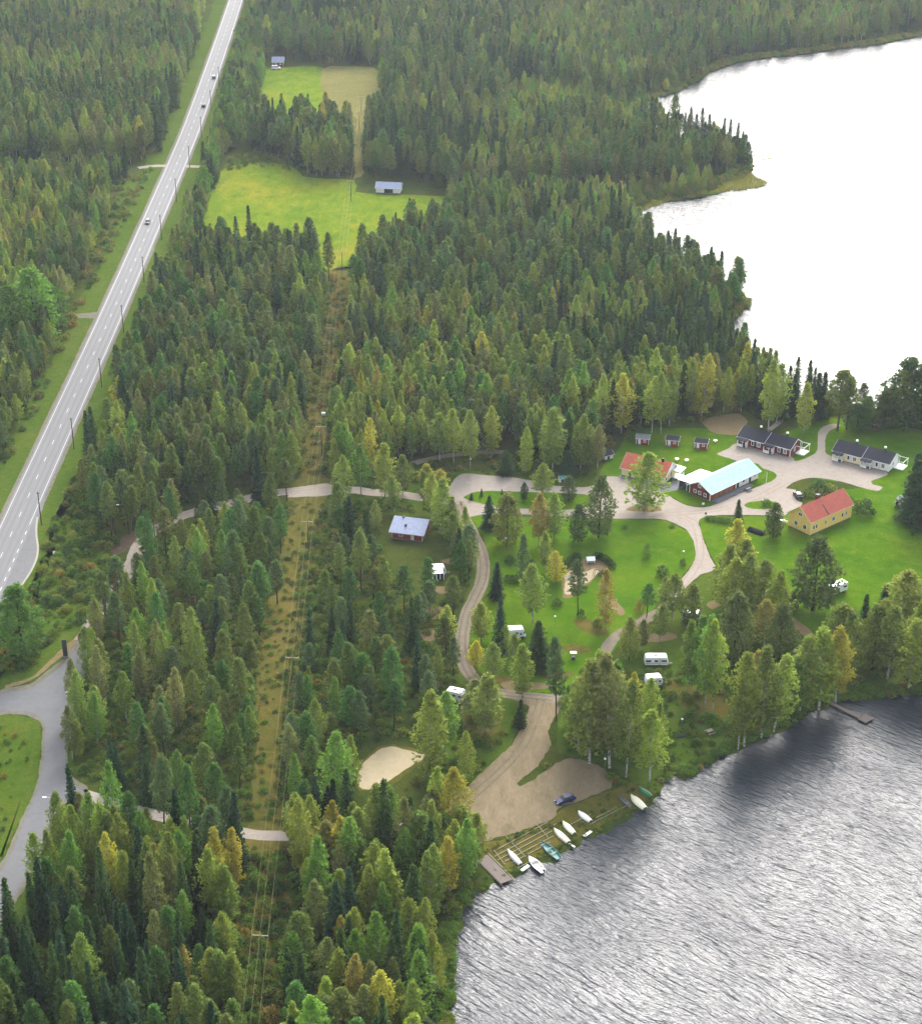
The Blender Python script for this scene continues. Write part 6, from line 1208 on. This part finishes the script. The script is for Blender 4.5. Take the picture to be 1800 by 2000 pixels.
under([(970, 218), (1000, 172), (1100, 164), (1250, 165), (1380, 130), (1388, 142), (1345, 166), (1240, 203), (1200, 216), (1100, 214)], 2.2, .8, 2.8, RW, .7)
under([(1200, 640), (1380, 560), (1456, 580), (1462, 596), (1420, 636), (1434, 680), (1485, 740), (1440, 730), (1400, 660)], 2.4, .8, 2.4, RW, .6)
under([(440, 338), (448, 306), (500, 296), (560, 308), (574, 334), (535, 326), (480, 326)], 2.2, .5, 1.6, RW, .7)
fringe(NEAR, 8, .4, 1.3, 3.2, bare=(925, 1290))
fringe(FAR, 8, .6, 1.9, 8.0, wts=(.4, 6, 2, 2))

# ------------------------------------------------------------ who is drawn one by one
clr = [tuple(G(*p)) for p in [(655, 530), (685, 530), (655, 720), (634, 880), (622, 1000), (590, 1090), (570, 1200), (556, 1320), (545, 1450), (540, 1612), (488, 1612), (498, 1450), (508, 1330), (522, 1200), (545, 1090), (580, 980), (600, 850), (632, 700)]]
kx = inpoly(np.array([t['x'] for t in UG]), np.array([t['y'] for t in UG]), clr)
UG = [t for t, k_ in zip(UG, kx) if not (k_ and random.random() < .42)]
for t in UG:
    if inpoly(np.array([t['x']]), np.array([t['y']]), clr)[0]: t['h'] *= .6; t['w'] *= .8
for t in TR:
    t['px'], t['py'] = [float(v) for v in PX(t['x'], t['y'])]; tx, ty = PX(t['x'], t['y'], t['h'])
    t['ty'] = float(ty); t['vis'] = (-15 < t['px'] < 1815) and (t['ty'] < 1990) and (t['py'] > 20)
    t['size'] = (t['py']-t['ty'])
LM = [((1597, 1000), 'the yellow house'), ((1275, 915), 'the red-roofed house'), ((1415, 940), 'the long blue-roofed barn'), ((1500, 865), 'the dark red double cottage'), ((1680, 892), 'the cream double cottage'), ((1252, 862), 'the leftmost red hut'), ((1367, 868), 'the rightmost red hut'),
      ((795, 1040), 'the red cabin'), ((853, 1118), 'the caravan with the awning'), ((1279, 1295), 'the long white caravan'), ((1275, 1338), 'the short white caravan'), ((1632, 1155), 'the motorhome on the lawn'), ((1145, 1125), 'the play sand'), ((770, 1500), 'the round sand pit'), ((1103, 1566), 'the blue car'),
      ((955, 1700), 'the boat ramp'), ((1180, 1540), 'the right end of the parking ground'), ((1655, 1388), 'the jetty'), ((1003, 1240), 'the half-hidden motorhome'), ((1045, 978), 'the grass island in the yard'), ((1395, 1108), 'the gravel fork'), ((120, 1380), 'the road junction'), ((129, 1280), 'the dark roadside pillar'), ((760, 375), 'the field barn'), ((541, 130), 'the far farmhouse'),
      ((1460, 595), 'the near lake point'), ((1462, 320), 'the far lake point'), ((574, 1352), 'the power pole in the heath'), ((603, 1080), 'the power pole by the cabin wood'), ((629, 890), 'the power pole above the gravel track'), ((648, 692), 'the power pole in the middle wood'), ((513, 1905), 'the nearest power pole'), ((530, 1630), 'the gravel strip under the wires'), ((1492, 980), 'the flag pole'),
      ((1386, 1430), 'the picnic table'), ((1476, 1038), 'the black tarpaulin pile'), ((1753, 990), 'the narrow garden shed'), ((145, 877), 'the second roadside pole'), ((440, 190), 'the upper stretch of the highway'), ((378, 326), 'the small right turning off the highway'), ((480, 280), 'the grove between the two fields'), ((375, 470), 'the left end of the large field'), ((80, 620), 'the left turning off the highway'), ((600, 500), 'the near edge of the large field'), ((1300, 300), 'the wooded far point'), ((1300, 590), 'the wooded near point'), ((82, 1026), 'the pole by the bus bay'), ((242, 650), 'the fourth roadside pole'), ((600, 955), 'the open stretch of gravel track'), ((365, 1005), 'the bend of the gravel track'), ((205, 1190), 'the lower end of the gravel track'), ((1040, 1360), 'the top of the parking ground'),
      ((920, 1180), 'the bend of the camp loop road'), ((1119, 1285), 'the barbecue stand'), ((1575, 1232), 'the dirt path by the birches'), ((120, 1560), 'the side road fork'), ((227, 1044), 'the tall pale lamp post'), ((240, 1576), 'the short gravel side track'), ((900, 1800), 'the bottom left lake corner'), ((1295, 1540), 'the lake corner by the green boat'), ((890, 1366), 'the hidden caravan'), ((1540, 800), 'the foot path to the lake'), ((1405, 830), 'the bare slope by the cottages'),
      ((300, 1750), 'the middle of the bottom left wood'), ((720, 1780), 'the middle of the bottom wood'), ((60, 1850), 'the bottom left corner'), ((400, 1350), 'the middle of the open pine wood'), ((320, 1250), 'the upper part of the pine wood'), ((250, 1450), 'the left part of the pine wood'), ((720, 1250), 'the wood right of the wires'), ((700, 1380), 'the lower wood right of the wires'), ((420, 900), 'the wood above the gravel track'), ((860, 820), 'the tall birch wood'), ((1060, 780), 'the middle of the birch wood')]
ORD = ['', 'second ', 'third ', 'fourth ', 'fifth ', 'sixth ', 'seventh ', 'eighth ', 'ninth ', 'tenth ', 'eleventh ', 'twelfth ', 'thirteenth ', 'fourteenth ', 'fifteenth ', 'sixteenth ', 'seventeenth ', 'eighteenth ', 'nineteenth ', 'twentieth ']
GRPN = {'pine': 'pines of the woods and camp', 'spruce': 'spruces of the woods and camp', 'birch': 'birches of the woods and camp', 'broad': 'broadleaf trees of the camp and roadside', 'bush': 'single shrubs on the camp lawns'}
def describe(L_):
    used = {}
    for t in L_:
        best = min(LM, key=lambda m: (m[0][0]-t['px'])**2+((m[0][1]-t['py'])*1.5)**2); dx = t['px']-best[0][0]; dy = (t['py']-best[0][1])*1.5
        rel = ('right of' if dx > 0 else 'left of') if abs(dx) > abs(dy) else ('below' if dy > 0 else 'above')
        sz = {'pine': (9.5, 15), 'spruce': (9, 18), 'birch': (9, 15.5), 'broad': (6, 12.5), 'bush': (.9, 2.2)}[t['sp']]
        s_ = 'small ' if t['h'] < sz[0] else ('tall ' if t['h'] > sz[1] and t['sp'] != 'bush' else '')
        key = (t['sp'], s_, t['word'], rel, best[1]); used.setdefault(key, []).append(((dx*dx+dy*dy)**.5, t))
    for (sp, s_, w_, rel, lm), v in used.items():
        v.sort(key=lambda q: q[0])
        kind = {'pine': 'pine', 'spruce': 'spruce', 'birch': 'birch', 'broad': 'leafy tree', 'bush': 'shrub'}[sp]
        for i, (d, t) in enumerate(v):
            if len(v) == 1: lb = '%s%s %s %s %s' % (s_, w_, kind, rel, lm)
            elif i < len(ORD): lb = '%s%s %s, %snearest %s %s' % (s_, w_, kind, ORD[i], rel, lm)
            else: lb = '%s%s %s, one of those farthest out %s %s' % (s_, w_, kind, rel, lm)
            t['label'] = lb[0:1]+lb[1:]
IND = {}; stuff = {}
for sp in SPEC:
    L_ = [t for t in TR if t['sp'] == sp]
    L_.sort(key=lambda t: (not t['vis'], not t['hand'], -t['size']))
    n = 300 if sp != 'bush' else 200
    ind = [t for t in L_[:n] if t['vis']]; IND[sp] = ind; ids = set(id(t) for t in ind); stuff[sp] = [t for t in L_ if id(t) not in ids]
describe([t for sp in SPEC for t in IND[sp]])
for sp, (fn, nv, H0, bark, nm, w_) in SPEC.items():
    roots = []
    for v in range(nv):                      # one source tree of each form, with its parts
        roots.append(None)
    for i, t in enumerate(IND[sp]):
        v = i % nv; tm, cm = PROTO[sp][v]
        if roots[v] is None:
            r = bpy.data.objects.new(nm, None); COL.objects.link(r); tk = bpy.data.objects.new('trunk' if sp != 'bush' else 'stems', tm); COL.objects.link(tk); tk.parent = r
            cr = bpy.data.objects.new('crown' if sp != 'bush' else 'foliage', cm); COL.objects.link(cr); cr.parent = r; roots[v] = (r, tk, cr)
        else:
            s0, s1, s2 = roots[v]; r = s0.copy(); COL.objects.link(r); tk = s1.copy(); COL.objects.link(tk); tk.parent = r; cr = s2.copy(); COL.objects.link(cr); cr.parent = r
        r.location = (t['x'], t['y'], 0); r.rotation_euler = (random.gauss(0, .022), random.gauss(0, .022), random.uniform(0, 6.28)); z = t['h']/H0
        r.scale = (t['w'], t['w'], z); r.empty_display_size = .3
        cr['leafcol'] = [float(c) for c in t['col']]
        r['label'] = t['label']; r['category'] = 'tree' if sp != 'bush' else 'shrub'; r['group'] = GRPN[sp]

# ------------------------------------------------------------ the rest of each kind as one uncountable mass
def scatter(name, L_, sp, label):
    me = bpy.data.meshes.new(name); n = len(L_)
    me.vertices.add(n); me.vertices.foreach_set('co', np.array([(t['x'], t['y'], 0) for t in L_], np.float32).ravel())
    nv = SPEC[sp][1]; H0 = SPEC[sp][2]
    a = me.attributes.new('form', 'INT', 'POINT'); a.data.foreach_set('value', np.array([random.randrange(nv) for _ in L_], np.int32))
    a = me.attributes.new('turn', 'FLOAT', 'POINT'); a.data.foreach_set('value', np.array([random.uniform(0, 6.28) for _ in L_], np.float32))
    a = me.attributes.new('grow', 'FLOAT_VECTOR', 'POINT'); a.data.foreach_set('vector', np.array([(t['w'], t['w'], t['h']/H0) for t in L_], np.float32).ravel())
    a = me.attributes.new('leafcol', 'FLOAT_VECTOR', 'POINT'); a.data.foreach_set('vector', np.array([t['col'] for t in L_], np.float32).ravel())
    me.update(); o = bpy.data.objects.new(name, me); COL.objects.link(o); o['kind'] = 'stuff'; o['label'] = label
    ng = bpy.data.node_groups.new(name+'_scatter', 'GeometryNodeTree')
    ng.interface.new_socket('Geometry', in_out='INPUT', socket_type='NodeSocketGeometry'); ng.interface.new_socket('Geometry', in_out='OUTPUT', socket_type='NodeSocketGeometry')
    N = ng.nodes; K = ng.links; gi = N.new('NodeGroupInput'); go = N.new('NodeGroupOutput')
    ci = N.new('GeometryNodeCollectionInfo'); ci.inputs['Collection'].default_value = PCOL[sp]; ci.inputs['Separate Children'].default_value = True; ci.inputs['Reset Children'].default_value = True
    mp = N.new('GeometryNodeMeshToPoints'); ip = N.new('GeometryNodeInstanceOnPoints'); ip.inputs['Pick Instance'].default_value = True
    def attr(nm_, ty):
        q = N.new('GeometryNodeInputNamedAttribute'); q.data_type = ty; q.inputs['Name'].default_value = nm_; return q.outputs['Attribute']
    cx = N.new('ShaderNodeCombineXYZ'); tn = attr('turn', 'FLOAT'); K.new(tn, cx.inputs['Z'])
    for ax, fq in (('X', 37.1), ('Y', 53.7)):
        q1 = N.new('ShaderNodeMath'); q1.operation = 'MULTIPLY'; q1.inputs[1].default_value = fq; K.new(tn, q1.inputs[0]); q2 = N.new('ShaderNodeMath'); q2.operation = 'SINE'; K.new(q1.outputs[0], q2.inputs[0])
        q3 = N.new('ShaderNodeMath'); q3.operation = 'MULTIPLY'; q3.inputs[1].default_value = .04; K.new(q2.outputs[0], q3.inputs[0]); K.new(q3.outputs[0], cx.inputs[ax])
    K.new(gi.outputs[0], mp.inputs['Mesh']); K.new(mp.outputs[0], ip.inputs['Points']); K.new(ci.outputs[0], ip.inputs['Instance'])
    K.new(attr('form', 'INT'), ip.inputs['Instance Index']); K.new(cx.outputs[0], ip.inputs['Rotation']); K.new(attr('grow', 'FLOAT_VECTOR'), ip.inputs['Scale'])
    K.new(ip.outputs[0], go.inputs[0])
    md = o.modifiers.new('scatter', 'NODES'); md.node_group = ng
for sp, nm, lb in (('pine', 'pine_forest', 'far and hidden pines of the woods'), ('spruce', 'spruce_forest', 'far and hidden spruces of the woods'), ('birch', 'birch_forest', 'far and hidden birches of the woods'), ('broad', 'broadleaf_wood', 'far broadleaf trees along road and shore')):
    if stuff[sp]: scatter(nm, stuff[sp], sp, lb)
scatter('undergrowth', UG+stuff['bush'], 'bush', 'low shrubs and young growth on the forest floor')
# reeds off the far points
rm = MB()
def reed_patch(pts, n, h):
    P_ = [tuple(G(*p)) for p in pts]; xs = [p[0] for p in P_]; ys = [p[1] for p in P_]
    while n > 0:
        x, y = random.uniform(min(xs), max(xs)), random.uniform(min(ys), max(ys))
        if not inpoly(np.array([x]), np.array([y]), P_)[0]: continue
        n -= 1
        for k in range(5):
            a = random.uniform(0, 6.28); q = (x+random.uniform(-.5, .5), y+random.uniform(-.5, .5)); w_ = .07; hh = h*random.uniform(.6, 1.2)
            rm.add([(q[0]-w_*math.cos(a), q[1]-w_*math.sin(a), -.4), (q[0]+w_*math.cos(a), q[1]+w_*math.sin(a), -.4), (q[0]+random.uniform(-.2, .2), q[1]+random.uniform(-.2, .2), -.35+hh)], [(0, 1, 2)])
reed_patch([(1395, 366), (1425, 350), (1466, 338), (1474, 346), (1500, 356), (1485, 364), (1450, 370), (1425, 372), (1396, 376)], 1500, 1.2); reed_patch([(1250, 402), (1300, 388), (1400, 372), (1396, 378), (1300, 394), (1256, 410)], 500, 1.2)
reed_patch([(1475, 294), (1515, 290), (1526, 294), (1480, 300)], 26, .6); reed_patch([(1482, 305), (1520, 302), (1524, 307), (1485, 312)], 26, .6)
reed_patch([(1225, 212), (1245, 196), (1256, 196), (1250, 206), (1262, 216), (1240, 220)], 300, 1.3); reed_patch([(1370, 243), (1400, 245), (1410, 252), (1385, 252)], 200, 1.2)
m, n, l, b = new_mat('reed_blades'); setup(b, .8, .1); b.inputs['Base Color'].default_value = lin((150, 152, 62), .6)
tr_ = n.new('ShaderNodeBsdfTranslucent'); tr_.inputs['Color'].default_value = lin((156, 156, 66), .6); ms_ = n.new('ShaderNodeMixShader'); ms_.inputs[0].default_value = .55
l.new(b.outputs[0], ms_.inputs[1]); l.new(tr_.outputs[0], ms_.inputs[2]); l.new(ms_.outputs[0], n['Material Output'].inputs['Surface'])
o = obj('reeds', rm, 'reed_blades'); o['kind'] = 'stuff'; o['label'] = 'yellow reeds standing in the lake shallows'

# ------------------------------------------------------------ air, light, camera
HZ = 0.00005
if HZ:
    m = bpy.data.materials.new('haze_air'); m.use_nodes = True; n = m.node_tree.nodes; n.clear(); out = n.new('ShaderNodeOutputMaterial'); pv = n.new('ShaderNodeVolumePrincipled')
    pv.inputs['Color'].default_value = (.82, .9, 1.0, 1); pv.inputs['Density'].default_value = HZ; pv.inputs['Anisotropy'].default_value = 0.3
    m.node_tree.links.new(pv.outputs[0], out.inputs['Volume'])
    hz = obj('haze', MB().box(-3700, 3700, -2500, 4500, -4.8, 236), None); hz.data.materials.append(m); hz['kind'] = 'stuff'; hz['label'] = 'thin blue haze over the whole valley'
AZ, EL = R(14), R(35)
w = bpy.data.worlds.new('World'); SC.world = w; w.use_nodes = True; n = w.node_tree.nodes; bg = n['Background']
sky = n.new('ShaderNodeTexSky'); sky.sky_type = 'NISHITA'; sky.sun_disc = False; sky.sun_elevation = EL; sky.sun_rotation = AZ
sky.air_density = 1.0; sky.dust_density = 4.0; sky.ozone_density = 1.0; sky.altitude = 100
hs = n.new('ShaderNodeHueSaturation'); hs.inputs['Saturation'].default_value = 0.42
w.node_tree.links.new(sky.outputs[0], hs.inputs['Color']); w.node_tree.links.new(hs.outputs[0], bg.inputs['Color']); bg.inputs['Strength'].default_value = 0.15
sd = bpy.data.lights.new('sun', 'SUN'); sd.energy = 0.85; sd.angle = R(30); sd.color = (1.0, .975, .94)
so = bpy.data.objects.new('sun', sd); COL.objects.link(so)
dv = Vector((math.sin(AZ)*math.cos(EL), math.cos(AZ)*math.cos(EL), math.sin(EL))); so.rotation_euler = dv.to_track_quat('Z', 'Y').to_euler(); so.location = dv*400
cd = bpy.data.cameras.new('camera'); cd.sensor_fit = 'VERTICAL'; cd.sensor_height = 36; cd.lens = F/2000*36; cd.clip_start = 1; cd.clip_end = 12000
co = bpy.data.objects.new('camera', cd); COL.objects.link(co); co.location = (0, 0, CH); co.rotation_euler = (math.pi/2-PT, 0, 0); SC.camera = co
SC.view_settings.view_transform = 'Standard'; SC.view_settings.look = 'None'; SC.view_settings.gamma = 1; SC.view_settings.exposure = 1.95
SC.render.engine = 'CYCLES'
SC.cycles.max_bounces = 5; SC.cycles.diffuse_bounces = 2; SC.cycles.glossy_bounces = 2; SC.cycles.transmission_bounces = 2; SC.cycles.volume_bounces = 0; SC.cycles.transparent_max_bounces = 4
print('trees', {sp: (len(IND[sp]), len(stuff[sp])) for sp in SPEC}, 'under', len(UG))
